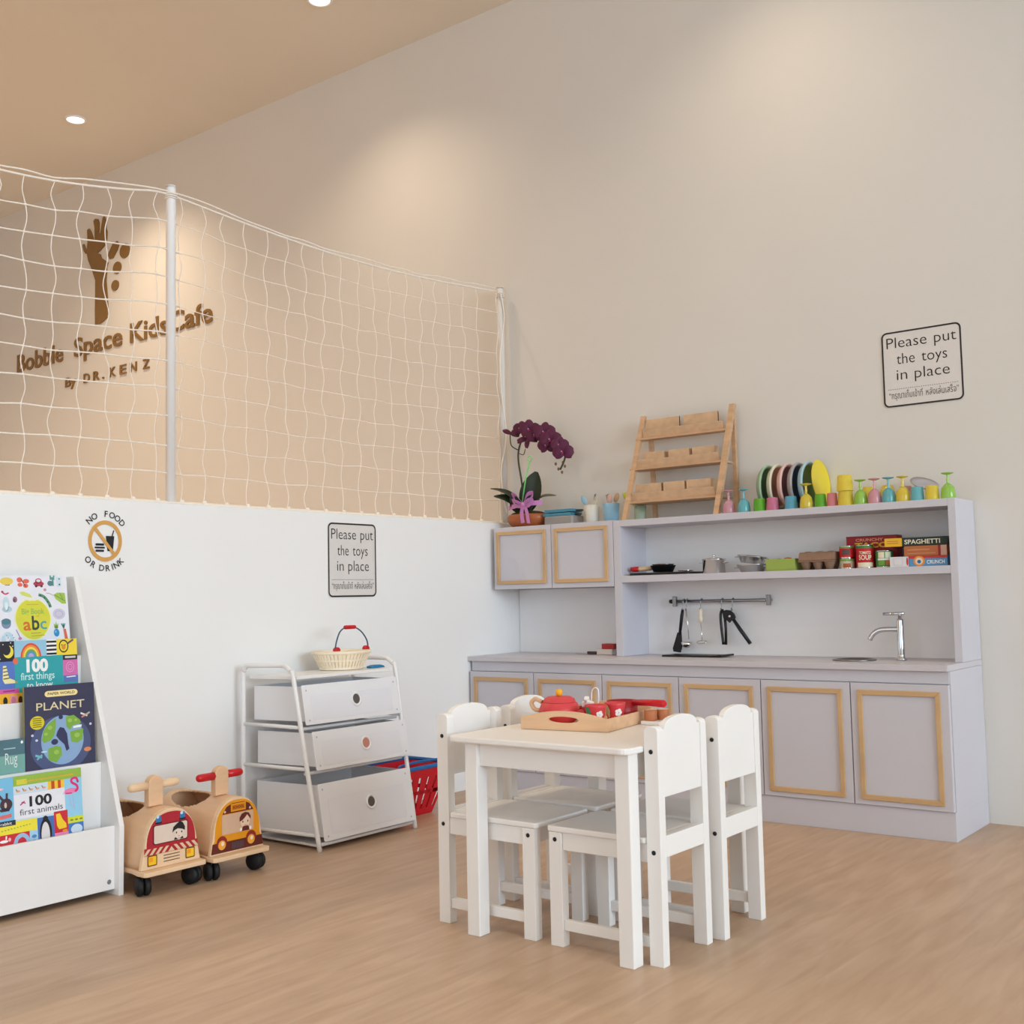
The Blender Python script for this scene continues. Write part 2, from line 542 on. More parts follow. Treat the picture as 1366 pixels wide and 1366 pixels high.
for ch, x in zip('DR.KENZ', (-3.86, -3.74, -3.63, -3.545, -3.42, -3.30, -3.155)):
    w = {'.': .022}.get(ch, .075)
    wall_letters('tagline_lettering', ch, x, x + w, 2.442, .092, t)

# ------------------------------------------------------------------ wall signs
def toy_sign(O, U, w, h, label, dashed):
    """O: lower left corner on the wall"""
    F = frame(O, U, (0, 0, 1))
    t = thing('toy_sign', label, 'sign', O)
    b = MB(); b.prism(rr_pts(0, 0, w, h, .02 * w / .28), M_SIGN, F, .0025); b.build('plate', t)
    b = MB(); pd = Pad(b, F, 1, 1, .0032)
    o = rr_pts(.001, .001, w - .001, h - .001, .022, 6); i_ = rr_pts(.0075, .0075, w - .0075, h - .0075, .016, 6)
    n = len(o)
    b.add([F @ Vector((p[0], p[1], .0032)) for p in o + i_], [(k, (k + 1) % n, n + (k + 1) % n, n + k) for k in range(n)], M_INK)
    b.build('border', t)
    b = MB(); pd = Pad(b, F, w / .28, h / .303, .0032)
    g = M_INK2
    for tx, x, y, ww in (('Please', .019, .236, .142), ('put', .187, .236, .075), ('the', .053, .170, .064), ('toys', .141, .170, .088), ('in', .051, .107, .037), ('place', .1145, .107, .1205)):
        b = MB(); pd = Pad(b, F, w / .28, h / .303, .0032); pd.text(tx, x, y, M_INK, w=ww, size=.062, offset=-.008); b.build('printed_word', t)
    b = MB(); pd = Pad(b, F, w / .28, h / .303, .0032)
    if dashed:
        for k in range(32):
            x = .018 + k * .0077
            pd.rect(x, .0705, x + .0045, .0722, g)
    else:
        pd.rect(.018, .0708, .262, .0720, g)
    b.build('divider_line', t)
    b = MB(); pd = Pad(b, F, w / .28, h / .303, .0032)
    pd.text('\u201c\u0e01\u0e23\u0e38\u0e13\u0e32\u0e40\u0e01\u0e47\u0e1a\u0e40\u0e02\u0e49\u0e32\u0e17\u0e35\u0e48', .021, .034, g, w=.118, size=.036); b.build('printed_word', t)
    b = MB(); pd = Pad(b, F, w / .28, h / .303, .0032)
    pd.text('\u0e2b\u0e25\u0e31\u0e07\u0e40\u0e25\u0e48\u0e19\u0e40\u0e2a\u0e23\u0e47\u0e08\u201d', .151, .034, g, w=.112, size=.036)
    b.build('printed_word', t)
M_SIGN = mat('sign_plate', (222, 217, 213), 0.5, var=0.01)
M_INK = ink(42, 36, 36)
M_INK2 = ink(92, 84, 82)
toy_sign((1.818, -0.0005, 1.585), (1, 0, 0), .31, .302, 'large toy tidying sign with rounded dark border above the kitchen shelf', True)
toy_sign((HW + .0005, -1.277, .884), (0, 1, 0), .275, .305, 'toy tidying sign with dark border on the half wall above the drawers', False)

t = thing('no_food_sign', 'round orange no food or drink symbol on the half wall', 'sign', (HW, -2.281, .98))
F = frame((HW + .0005, -2.281, 1.086), (0, 1, 0), (0, 0, 1))
M_OR = ink(214, 160, 84)
b = MB(); pd = Pad(b, F, 1, 1, .0006)
pd.ring(0, 0, .063, .069, .0125, M_OR, 3)
pd.line([(-.038, .0415), (.0365, -.0475)], .011, M_OR, 4); b.build('prohibition_ring', t)
b = MB(); pd = Pad(b, F, 1, 1, .0006)
pd.poly([(.002, .017), (.034, .017), (.029, -.034), (.009, -.034)], K_, 2); pd.line([(.026, .017), (.032, .036)], .004, K_, 2)
b.build('cup_symbol', t)
b = MB(); pd = Pad(b, F, 1, 1, .0006)
pd.rrect(-.036, -.016, -.004, -.0085, .003, K_, 2); pd.rrect(-.039, -.0255, -.001, -.0195, .0025, K_, 2); pd.rrect(-.036, -.0365, -.004, -.0295, .003, K_, 2)
b.build('burger_symbol', t)
b = MB(); pd = Pad(b, F, 1, 1, .0006)
for i, ch in enumerate('NO FOOD'):
    if ch == ' ':
        b.build('curved_word', t); b = MB(); pd = Pad(b, F, 1, 1, .0006)
        continue
    a = math.radians(133 - i * 15.0)
    pd.text(ch, .077 * math.cos(a), .081 * math.sin(a), K_, size=.029, lv=2, align='c', rot=a - PI / 2, offset=.012)
b.build('curved_word', t)
b = MB(); pd = Pad(b, F, 1, 1, .0006)
for i, ch in enumerate('OR DRINK'):
    if ch == ' ':
        b.build('curved_word', t); b = MB(); pd = Pad(b, F, 1, 1, .0006)
        continue
    a = math.radians((-136, -120, 0, -98, -83, -71.5, -61, -47)[i])
    pd.text(ch, .097 * math.cos(a), .101 * math.sin(a), K_, size=.029, lv=2, align='c', rot=a + PI / 2, offset=.012)
b.build('curved_word', t)

# ------------------------------------------------------------------ toy kitchen
KX0, KX1 = -0.012, 2.140
def trim_frame(x0, x1, z0, z1, y, parent, w=.018):
    """wooden strip frame standing proud of a door face at depth y"""
    b = MB()
    F = frame((0, y, 0), (1, 0, 0), (0, 0, 1))
    for q in ([(x0, z0), (x0 + w, z0 + w), (x0 + w, z1 - w), (x0, z1)], [(x1, z0), (x1, z1), (x1 - w, z1 - w), (x1 - w, z0 + w)],
              [(x0, z0), (x1, z0), (x1 - w, z0 + w), (x0 + w, z0 + w)], [(x0, z1), (x0 + w, z1 - w), (x1 - w, z1 - w), (x1, z1)]):
        b.prism(q, M_GOLD, F, .008, .0015)
    return b.build('wooden_frame', parent)
t = thing('base_cabinet', 'long pale grey toy kitchen base cabinet with six wood framed doors', 'cabinet', (1.06, -.2, 0))
b = MB(); b.box(KX0, KX1, -.386, -.002, .1, .581, M_KIT)
b.build('carcass', t)
b = MB(); b.box(KX0, KX1, -.398, -.004, 0, .1, M_KIT, .001); b.build('plinth', t)
b = MB(); b.box(KX0 + .004, KX1 - .002, -.395, -.3865, .5375, .5805, M_KIT); b.build('top_rail', t)
XS = [-.013, .352, .711, 1.078, 1.435, 1.788, 2.140]
for i in range(6):
    x0 = XS[i] + .002; x1 = XS[i + 1] - .002
    b = MB(); b.box(x0, x1, -.407, -.3875, .102, .535, M_KIT, .0012); d = b.build('door', t)
    trim_frame(x0 + .026, x1 - .028, .121, .511, -.407, d)
b = MB(); b.box(HW + .002, KX1 + .001, -.412, -.0025, .5815, .603, M_TOP, .0015); tag(b.build('worktop'), 'pale grey worktop lying along the whole toy kitchen base', 'worktop')

UF = -.231
t = thing('shelf_unit', 'open pale grey kitchen shelf unit standing on the worktop', 'shelf', (1.4, -.12, .603))
b = MB(); b.box(2.113, KX1, UF, -.0025, .6035, 1.1955, M_KIT, .001); b.build('side_panel', t)
b = MB(); b.box(.676, .711, UF, -.0025, .6035, 1.1955, M_KIT, .001); b.build('side_panel', t)
b = MB(); b.box(.7112, 2.1128, UF, -.0025, 1.168, 1.1955, M_KIT, .001); b.build('top_board', t)
b = MB(); b.box(.7112, 2.1128, UF, -.0165, .923, .952, M_KIT, .001); b.build('shelf_board', t)
b = MB(); b.box(.7112, 2.1128, -.016, -.0025, .6035, 1.168, M_KITB); b.build('back_panel', t)
b = MB(); b.box(HW + .003, .675, -.012, -.0025, .6035, .905, M_KITB); tag(b.build('splash_panel'), 'plain pale panel on the wall between the worktop and the hanging cabinet', 'panel')
t = thing('wall_cabinet', 'small hanging kitchen cabinet with two wood framed doors below the orchid', 'cabinet', (.34, -.12, .907))
b = MB(); b.box(.003, .674, UF + .019, -.0025, .9075, 1.1985, M_KIT); b.build('carcass', t)
for x0, x1 in ((.004, .3365), (.3395, .673)):
    b = MB(); b.box(x0, x1, UF, UF + .0185, .9075, 1.1985, M_KIT, .0012); d = b.build('door', t)
    trim_frame(x0 + .018, x1 - .027, .930, 1.178, UF, d, .017)

# sink and tap
F = Matrix.Translation((1.735, -.215, .603))
t = thing('toy_sink', 'small round steel sink set in the worktop beside the tap', 'sink', (1.735, -.215, .603))
b = MB(); b.lathe([(.080, .0005), (.082, .003), (.078, .0065), (.070, .0065), (.066, .001)], M_STEEL2, F, 40); b.build('rim', t)
b = MB(); b.lathe([(.0, .0006), (.05, .0008), (.067, .0018)], M_STEEL, F, 36); b.build('basin', t)
t = thing('toy_tap', 'chrome tap with bent spout and bar lever on the worktop', 'tap', (1.898, -.166, .603))
F = Matrix.Translation((1.898, -.166, .603))
b = MB(); b.lathe([(0, 0.0005), (.019, .0005), (.019, .006), (.013, .014), (.013, .02), (.013, .150), (.011, .155), (.007, .156), (.007, .168), (0, .168)], M_CHROME, F, 24); b.build('column', t)
b = MB(); b.tube(bez([(1.89, -.167, .719), (1.855, -.176, .719), (1.825, -.185, .716), (1.803, -.192, .702), (1.790, -.196, .680)], 5), .0095, M_CHROME, 14); b.build('spout', t)
b = MB(); b.tube([(1.836, -.166, .7765), (1.915, -.166, .7785)], .0058, M_CHROME, 12); b.ball((1.898, -.166, .776), .007, M_CHROME, 12); b.build('lever', t)

# utensil rail, hooks and hanging utensils
RY, RZ = -.045, .836
t = thing('utensil_rail', 'steel utensil rail fixed to the panel under the shelf', 'rail', (1.09, RY, RZ))
b = MB(); b.tube([(.853, RY, RZ), (1.322, RY, RZ)], .0068, M_STEEL2, 14); b.build('bar', t)
for x in (.868, 1.312):
    b = MB(); b.tube([(x, -.0165, RZ), (x, RY - .006, RZ)], .006, M_STEEL, 12)
    b.box(x - .009, x + .009, RY - .009, RY + .009, RZ - .022, RZ + .022, M_STEEL2, .003); b.build('bracket', t)
b = MB(); b.tube([(.843, RY, RZ), (.856, RY, RZ)], .0085, M_BLK, 14); b.build('end_cap', t)
def hook(x, lab):
    y = RY
    pts = [(x, y + .008, RZ - .003), (x, y + .006, RZ + .0088), (x, y - .004, RZ + .0092), (x, y - .0095, RZ), (x, y - .009, RZ - .03), (x, y - .012, RZ - .04), (x, y - .018, RZ - .038), (x, y - .02, RZ - .03)]
    b = MB(); b.tube(bez(pts, 4), .0022, M_STEEL2, 8)
    tag(b.build('hook'), lab, 'hook', 'hooks on the utensil rail')
for x, l in ((.914, 'steel hook on the rail holding the black spatula'), (.930, 'steel hook on the rail holding the small ladle'), (1.000, 'steel hook on the rail holding the wood handled masher'), (1.10, 'steel hook on the rail holding the black tin opener'), (1.150, 'empty steel hook on the rail beside the tin opener head')):
    hook(x, l)
HY = RY - .012 - .003
t = thing('spatula', 'black plastic spatula hanging from the left of the rail', 'spatula', (.9, HY, .62))
b = MB(); b.tube([(.914, HY, .800), (.909, HY, .775), (.897, HY - .003, .69)], [.006, .0075, .0065], M_BLK, 10); b.build('handle', t)
b = MB(); b.prism([(.886, .700), (.906, .708), (.908, .64), (.899, .614), (.864, .618), (.861, .632)], M_BLK, frame((0, HY, 0), (1, 0, 0), (0, 0, 1)), .006, .0015); b.build('blade', t)
t = thing('ladle', 'small polished steel ladle hanging beside the black spatula', 'ladle', (.94, HY, .64))
b = MB(); b.tube([(.930, HY, .802), (.936, HY, .74), (.940, HY, .672)], .0022, M_STEEL, 8); b.build('handle', t)
b = MB(); b.lathe([(.0, -.026), (.012, -.024), (.021, -.014), (.025, 0), (.0232, 0), (.019, -.013), (.011, -.021), (0, -.023)], M_STEEL, Matrix.Translation((.936, HY - .014, .660)), 20); b.build('bowl', t)
t = thing('masher', 'toy masher with pale wooden handle hanging from the rail', 'masher', (1.0, HY, .64))
b = MB(); b.lathe([(0, 0), (.007, .002), (.010, .018), (.007, .032), (.009, .05), (.006, .058), (0, .06)], M_CREAM, Matrix.Translation((1.0, HY, .744)), 16); b.build('handle', t)
b = MB(); b.tube([(1.0, HY, .745), (1.003, HY, .69), (1.003, HY, .668)], .002, M_STEEL, 8); b.build('shaft', t)
b = MB(); b.tube([(1.003 + .024 * math.cos(a * PI / 8), HY - .002 + .012 * math.sin(a * PI / 8), .660 + .006 * math.sin(a * PI / 8)) for a in range(16)], .0022, M_STEEL, 8, closed=True)
b.tube([(.980, HY, .661), (1.003, HY, .669), (1.026, HY, .661)], .0018, M_STEEL, 6); b.build('head', t)
t = thing('tin_opener', 'black two handled tin opener hanging open from the rail', 'tin opener', (1.13, HY, .65))
b = MB(); b.tube(bez([(1.109, HY, .798), (1.098, HY, .785), (1.097, HY, .74), (1.105, HY, .65)], 5), .0058, M_BLK, 10); b.build('handle', t)
b = MB(); b.tube([(1.116, HY, .775), (1.119, HY, .72), (1.117, HY, .65)], .0058, M_BLK, 10); b.build('handle', t)
b = MB(); b.prism([(1.106, .790), (1.125, .797), (1.145, .795), (1.160, .782), (1.168, .765), (1.160, .752), (1.148, .752), (1.140, .742), (1.128, .752), (1.112, .760)], M_BLK, frame((0, HY + .003, 0), (1, 0, 0), (0, 0, 1)), .010, .002)
b.ball((1.142, HY - .008, .770), (.006, .003, .006), M_STEEL, 12); b.build('gear_head', t)
b = MB(); b.tube([(1.150, HY, .765), (1.185, HY, .715), (1.230, HY, .655)], [.007, .0085, .008], M_BLK, 10); b.build('crank_handle', t)
b = MB()
pts = [(x, .6032 + (.004 if x > 1.12 else 0) * (x - 1.12) / .05) for x in (.885, 1.0, 1.12, 1.165)]
vs = []; fs = []
for x, z in pts:
    for yy in (-.20, -.085):
        vs += [(x, yy, z), (x, yy, z + .0075)]
for i in range(3):
    k = i * 4
    fs += [(k, k + 4, k + 6, k + 2), (k + 1, k + 3, k + 7, k + 5), (k, k + 1, k + 5, k + 4), (k + 2, k + 6, k + 7, k + 3)]
fs += [(0, 2, 3, 1), (12, 13, 15, 14)]
b.add(vs, fs, M_BLK); tag(b.build('cutting_mat'), 'thin black mat lying on the worktop below the rail', 'mat')
# knife and boxes by the left panel
t = thing('toy_knife', 'toy knife with dark handle lying on the worktop by the boxes', 'knife', (.45, -.12, .6035))
b = MB(); b.prism([(.385, -.126), (.452, -.128), (.452, -.112), (.40, -.113)], mat('knife_blade', (205, 178, 176), .4), frame((0, 0, .606), (1, 0, 0), (0, 1, 0)), .003); b.build('blade', t)
b = MB(); b.box(.450, .500, -.128, -.111, .6035, .617, mat('knife_handle', (74, 56, 54), .5), .003); b.build('handle', t)
b = MB(); b.box(.508, .590, -.135, -.075, .6035, .628, mat('white_card_box', (222, 212, 206), .6), .002); tag(b.build('toy_block'), 'flat white block on the worktop under the red block', 'block')
b = MB(); b.box(.532, .596, -.13, -.085, .6285, .652, mat('red_card_box', (172, 38, 42), .5), .002); tag(b.build('toy_block'), 'small red block stacked on the white block by the shelf side', 'block')

# ------------------------------------------------------------------ middle shelf: pans, tins and packets
SZ = .9525
b = MB(); b.prism(rr_pts(.74, -.215, 1.035, -.075, .012), M_BLK, frame((0, 0, SZ), (1, 0, 0), (0, 1, 0)), .006, .001)
b.tube([(p[0], p[1], SZ + .007) for p in rr_pts(.742, -.213, 1.033, -.077, .012)], .0035, M_BLK, 6, closed=True); tag(b.build('baking_tray'), 'flat black baking tray on the shelf under the toy pans', 'tray')
t = thing('frying_pan', 'small black frying pan with wood and red handle on the tray', 'pan', (.875, -.15, SZ + .0125))
F = Matrix.Translation((.875, -.15, SZ + .0125))
b = MB(); b.lathe([(0, 0), (.042, 0), (.054, .026), (.0565, .027), (.0555, .0285), (.052, .0275), (.041, .004), (0, .004)], M_BLK, F, 32); b.build('bowl', t)
b = MB(); b.tube([(.822, -.158, SZ + .030), (.775, -.168, SZ + .028), (.765, -.170, SZ + .028)], [.009, .010, .010], M_BIRCHL, 12); b.build('handle_sleeve', t)
b = MB(); b.tube([(.765, -.170, SZ + .028), (.745, -.174, SZ + .028), (.728, -.178, SZ + .028)], [.0105, .0115, .009], M_RED, 12); b.build('handle_tip', t)
b = MB(); b.lathe([(.044, 0), (.050, .0035), (.050, .0055), (.02, .009), (0, .0095)], M_STEEL, F @ Matrix.Translation((0, 0, .0295)), 32); tag(b.build('pan_lid'), 'silver lid lying on the small black frying pan', 'lid')
b = MB(); b.lathe([(0, .0005), (.030, .0005), (.034, .004), (.032, .005), (0, .003)], M_STEEL, Matrix.Translation((.985, -.15, SZ + .0125)), 28); tag(b.build('tin_plate'), 'tiny silver plate lying on the black tray beside the pan', 'plate')
t = thing('saucepan', 'tall steel toy saucepan with lid on the shelf', 'saucepan', (1.118, -.145, SZ))
F = Matrix.Translation((1.118, -.145, SZ))
b = MB(); b.lathe([(0, 0), (.046, 0), (.0475, .003), (.0475, .054), (.050, .055), (.050, .057), (.046, .056)], M_STEEL, F, 36); b.build('body', t)
b = MB(); b.lathe([(.050, .0575), (.051, .0595), (.03, .064), (0, .066)], M_STEEL, F, 36); b.build('lid', t)
b = MB(); b.lathe([(.004, .065), (.004, .070), (.008, .073), (.006, .078), (0, .079)], M_STEEL, F, 14); b.build('knob', t)
for k in (-1, 1):
    b = MB(); b.tube(bez([(1.118 + .045 * k, -.16, SZ + .042), (1.118 + .060 * k, -.160, SZ + .044), (1.118 + .060 * k, -.132, SZ + .044), (1.118 + .045 * k, -.132, SZ + .042)], 4), .002, M_STEEL, 8); b.build('handle', t)
def colander(z, lab, tilt=0.0, ty=0.0):
    t = thing('steel_bowl', lab, 'bowl', (1.292, -.145, z), 0, 'stacked steel bowls')
    F = Matrix.Translation((1.292, -.145, z)) @ Matrix.Rotation(tilt, 4, 'Y')
    b = MB(); b.lathe([(0, 0), (.046, 0), (.060, .028), (.0635, .029), (.0635, .031), (.059, .0305), (.045, .003), (0, .003)], M_STEEL, F, 36); b.build('body', t)
    for k in (-1, 1):
        b = MB(); b.tube([F @ Vector(p) for p in bez([(.058 * k, -.018, .024), (.071 * k, -.016, .019), (.071 * k, .016, .019), (.058 * k, .018, .024)], 4)], .002, M_STEEL, 8); b.build('handle', t)
colander(SZ + .0005, 'lower steel bowl of the nested pair beside the saucepan')
colander(SZ + .036, 'upper tilted steel bowl of the nested pair beside the saucepan', .13)
t = thing('green_crate', 'small lime green crate on the middle kitchen shelf', 'crate', (1.435, -.145, SZ))
M_LIME = mat('lime_plastic', (158, 178, 84), .5)
b = MB(); b.box(1.372, 1.497, -.185, -.105, SZ, SZ + .004, M_LIME, .001)
for bx in ((1.372, 1.497, -.185, -.181), (1.372, 1.497, -.109, -.105), (1.372, 1.376, -.1808, -.1092), (1.493, 1.497, -.1808, -.1092)):
    b.box(*bx, SZ + .0042, SZ + .048, M_LIME)
b.build('body', t)
b = MB(); b.lathe([(0, 0), (.016, .003), (.02, .013), (.014, .023), (0, .026)], ink(196, 110, 60), Matrix.Translation((1.45, -.145, SZ + .029)), 16); b.lathe([(0, 0), (.012, .003), (.016, .013), (.012, .022), (0, .025)], ink(188, 96, 56), Matrix.Translation((1.415, -.15, SZ + .027)), 16)
tag(b.build('play_food'), 'orange play food lying in the lime green crate', 'toy food')
t = thing('egg_box', 'brown card egg box between the green crate and the tins', 'egg box', (1.585, -.145, SZ))
M_EGG = mat('egg_card', (150, 118, 96), .85, var=.06, scale=30, bump=.1)
b = MB()
for i in range(3):
    for j in range(2):
        b.lathe([(.0, 0), (.012, 0), (.022, .030), (.0235, .034)], M_EGG, Matrix.Translation((1.537 + i * .048, -.165 + j * .046, SZ)), 16)
b.box(1.512, 1.658, -.192, -.095, SZ + .031, SZ + .036, M_EGG, .002); b.build('cup_tray', t)
b = MB(); F = frame((1.512, 0, 0), (0, 1, 0), (0, 0, 1))
b.prism([(-.190, SZ + .0365), (-.097, SZ + .0365), (-.106, SZ + .064), (-.115, SZ + .07), (-.172, SZ + .07), (-.181, SZ + .064)], M_EGG, F, .146, .003)
for i in range(3):
    b.ball((1.537 + i * .048, -.144, SZ + .068), (.018, .022, .006), M_EGG, 14)
b.build('lid', t)
def tin(x, y, z, r, h, base, lab, band=None, words=None, group='toy food tins'):
    t = thing('food_tin', lab, 'tin', (x, y, z), 0, group)
    F = Matrix.Translation((x, y, z))
    b = MB(); b.lathe([(0, 0), (r * .97, 0), (r, .002), (r * .97, .004)], M_STEEL, F, 32)
    b.lathe([(r * .97, h - .004), (r, h - .002), (r * .97, h), (r * .9, h - .002), (0, h - .003)], M_STEEL, F, 32); b.build('can', t)
    b = MB(); b.lathe([(r * .975, .004), (r * .975, h - .004)], base, F, 32)
    for z0, z1, a0, a1, m in band or ():
        b.lathe([(r * .982, z0 * h), (r * .982, z1 * h)], m, F, 24, math.radians(a0), math.radians(a1))
    for s, zz, size, m, ww in words or ():
        vs, fs, xa, xb = text_geo(s, .02)
        a_mid = math.radians(-70)
        k = ww / (xb - xa)
        b.add([F @ Vector((r * 1.0 * math.cos(a_mid + ((v[0] - xa) * k - ww / 2) / r), r * 1.0 * math.sin(a_mid + ((v[0] - xa) * k - ww / 2) / r), zz * h + v[1] * size)) for v in vs], fs, m)
    b.build('label', t)
GRN = ink(60, 130, 66); TRED = ink(196, 28, 36); CRM = ink(238, 226, 196)
tin(1.697, -.15, SZ, .0285, .041, ink(196, 186, 160), 'short cream tin at the bottom of the two tin stack', [(.72, .98, 0, 360, ink(120, 160, 70)), (.1, .5, -100, -40, ink(170, 90, 50))])
tin(1.697, -.15, SZ + .0413, .0285, .048, TRED, 'red tin standing on the short cream tin', [(.8, .99, 0, 360, ink(110, 150, 84)), (.25, .7, -105, -45, ink(92, 70, 66))])
tin(1.770, -.15, SZ, .0345, .0893, TRED, 'tall red tomato soup tin with a green rim', [(.86, .99, 0, 360, GRN), (.05, .24, -125, -15, CRM)], [('TOMATO', .60, .016, CRM, .046), ('SOUP', .36, .026, CRM, .05)])
tin(1.845, -.15, SZ, .033, .0655, GRN, 'green vegetable tin to the right of the soup tin', [(.55, .9, -115, -72, CRM), (.55, .9, -66, -25, ink(214, 220, 190)), (.12, .4, -62, -25, ink(206, 120, 60)), (.12, .4, -115, -70, ink(120, 170, 70)), (.42, .53, -120, -20, W_)])
def packet(x0, x1, y0, y1, z0, z1, m, lab, draw):
    b = MB(); b.box(x0, x1, y0, y1, z0, z1, m, .001)
    draw(Pad(b, frame((x0, y0, z0), (1, 0, 0), (0, 0, 1)), x1 - x0, z1 - z0, .0004))
    tag(b.build('food_packet'), lab, 'packet', 'toy food packets')
YEL = ink(236, 186, 50)
def d_taco(p):
    p.text('CRUNCHY', .46, .84, ink(226, 160, 120), w=.54, size=.115, align='c', offset=.02)
    p.text('TACO', .5, .64, YEL, w=.66, size=.215, align='c', offset=.04)
    p.rect(0, .965, 1, 1, ink(120, 22, 30))
packet(1.677, 1.878, -.098, -.040, SZ, 1.079, ink(158, 32, 40), 'tall dark red taco packet standing behind the tins', d_taco)
def d_blue(p):
    p.poly([(0, .75), (1, .75), (1, 1), (0, 1)], ink(196, 62, 56), 1)
    p.ell(.27, .5, .15, .5, ink(232, 150, 60), 2); p.ell(.27, .5, .10, .34, ink(240, 214, 190), 3); p.ell(.27, .45, .05, .18, ink(40, 110, 170), 4)
    p.text('CRUNCH', .70, .22, W_, w=.46, size=.5, lv=2, align='c', offset=.02)
packet(1.954, 2.094, -.20, -.10, SZ, .9905, ink(92, 150, 196), 'blue cereal packet lying at the bottom of the right hand packet pile', d_blue)
def d_or(p):
    p.rect(.80, 0, .86, 1, ink(150, 40, 40)); p.rect(.86, 0, 1, 1, ink(206, 168, 150)); p.rect(.08, .2, .74, .3, ink(206, 140, 96), 2); p.rect(.08, .55, .6, .68, ink(206, 140, 96), 2)
packet(1.936, 2.092, -.195, -.10, .991, 1.0285, ink(188, 110, 66), 'orange brown packet between the spaghetti packet and the cereal packet', d_or)
def d_sp(p):
    p.rect(0, 0, .28, 1, YEL); p.rect(.04, .35, .22, .44, ink(200, 130, 40), 2); p.rect(.04, .6, .22, .68, ink(200, 130, 40), 2)
    p.text('SPAGHETTI', .60, .24, ink(232, 226, 206), w=.56, size=.74, align='c', offset=.02)
packet(1.862, 2.096, -.190, -.10, 1.029, 1.0605, ink(34, 52, 46), 'long dark spaghetti packet on top of the right hand packet pile', d_sp)
def d_wh(p):
    p.ell(.94, .5, .05, .4, TRED); p.rrect(.2, .15, .7, .85, .05, ink(206, 204, 208)); p.rrect(.23, .2, .67, .8, .05, ink(226, 224, 226), 2)
packet(1.882, 1.952, -.20, -.12, SZ, .9900, ink(224, 222, 224), 'small white packet beside the blue cereal packet', d_wh)

# ------------------------------------------------------------------ top of the shelf unit: orchid, cups, rack, goblets, plates
TZ = 1.1955
CZ = 1.199      # top of the hanging cabinet
t = thing('orchid', 'purple orchid in an orange brown pot with pink bow above the hanging cabinet', 'plant', (.13, -.125, CZ))
M_POT = mat('terracotta_glaze', (168, 92, 50), .35, var=.06)
M_LEAF = mat('orchid_leaf', (34, 44, 26), .35, var=.1)
M_LEAF2 = mat('orchid_leaf_pale', (96, 100, 78), .4, var=.1)
M_PET = mat('orchid_petal', (84, 14, 56), .55, var=.16, scale=60)
M_STEM = mat('orchid_stem', (62, 66, 36), .5)
b = MB(); b.lathe([(0, 0), (.05, 0), (.066, .012), (.076, .032), (.078, .05), (.072, .062), (.066, .062), (.068, .05), (.06, .03), (0, .02)], M_POT, Matrix.Translation((.13, -.125, CZ)) @ Matrix.Scale(1.42, 4, (1, 0, 0)), 36)
b.ball((.165, -.194, CZ + .042), (.005, .003, .005), M_BLK, 10); b.build('pot', t)
b = MB(); b.ball((.13, -.125, CZ + .062), (.092, .066, .018), mat('moss', (44, 46, 28), .9, var=.3, scale=80, bump=.4), 24); b.build('moss', t)
def leaf(b, base, tip, w, up, m, droop=.0):
    base = Vector(base); tip = Vector(tip); d = tip - base; side = d.cross(Vector(up)).normalized(); nn = side.cross(d).normalized()
    vs = []; fs = []
    K = 10
    for i in range(K + 1):
        tt = i / K
        ww = w * math.sin(PI * min(1, tt * .92 + .06)) ** .7
        c = base + d * tt + nn * (math.sin(PI * tt) * droop)
        for j in (-1, -.5, 0, .5, 1):
            vs.append(c + side * ww * j + nn * (abs(j) * ww * .25))
    for i in range(K):
        for j in range(4):
            fs.append((i * 5 + j, i * 5 + j + 1, i * 5 + j + 6, i * 5 + j + 5))
    lo = [v - nn * .0025 for v in vs]
    n = len(vs)
    b.add(vs + lo, fs + [tuple(n + k for k in f[::-1]) for f in fs], m, True)
for bs_, tp, w, up, m, dr in (((.13, -.135, 1.27), (.186, -.125, 1.462), .052, (0.5, -1, .1), M_LEAF, .012), ((.11, -.135, 1.28), (-.045, -.19, 1.395), .026, (0, -.3, 1), M_LEAF, .03),
                             ((.11, -.14, 1.275), (-.012, -.205, 1.355), .030, (0, -.6, 1), M_LEAF, .025), ((.15, -.13, 1.275), (.292, -.12, 1.342), .024, (0, -.4, 1), M_LEAF2, .03), ((.12, -.14, 1.27), (.085, -.20, 1.345), .03, (0, -1, .2), M_LEAF, .01)):
    b = MB(); leaf(b, bs_, tp, w, up, m, dr); b.build('leaf', t)
b = MB(); b.tube(bez([(.115, -.125, 1.25), (.098, -.125, 1.41), (.079, -.125, 1.545), (.105, -.125, 1.625), (.16, -.125, 1.675), (.25, -.13, 1.655), (.335, -.135, 1.595), (.365, -.14, 1.52), (.335, -.14, 1.458)], 6), .0045, M_STEM, 8)
b.tube(bez([(.082, -.125, 1.575), (.05, -.14, 1.60), (.052, -.15, 1.655)], 5), .0028, M_STEM, 8); b.tube(bez([(.083, -.125, 1.56), (.115, -.13, 1.55), (.13, -.135, 1.575)], 5), .002, M_STEM, 6); b.build('stem', t)
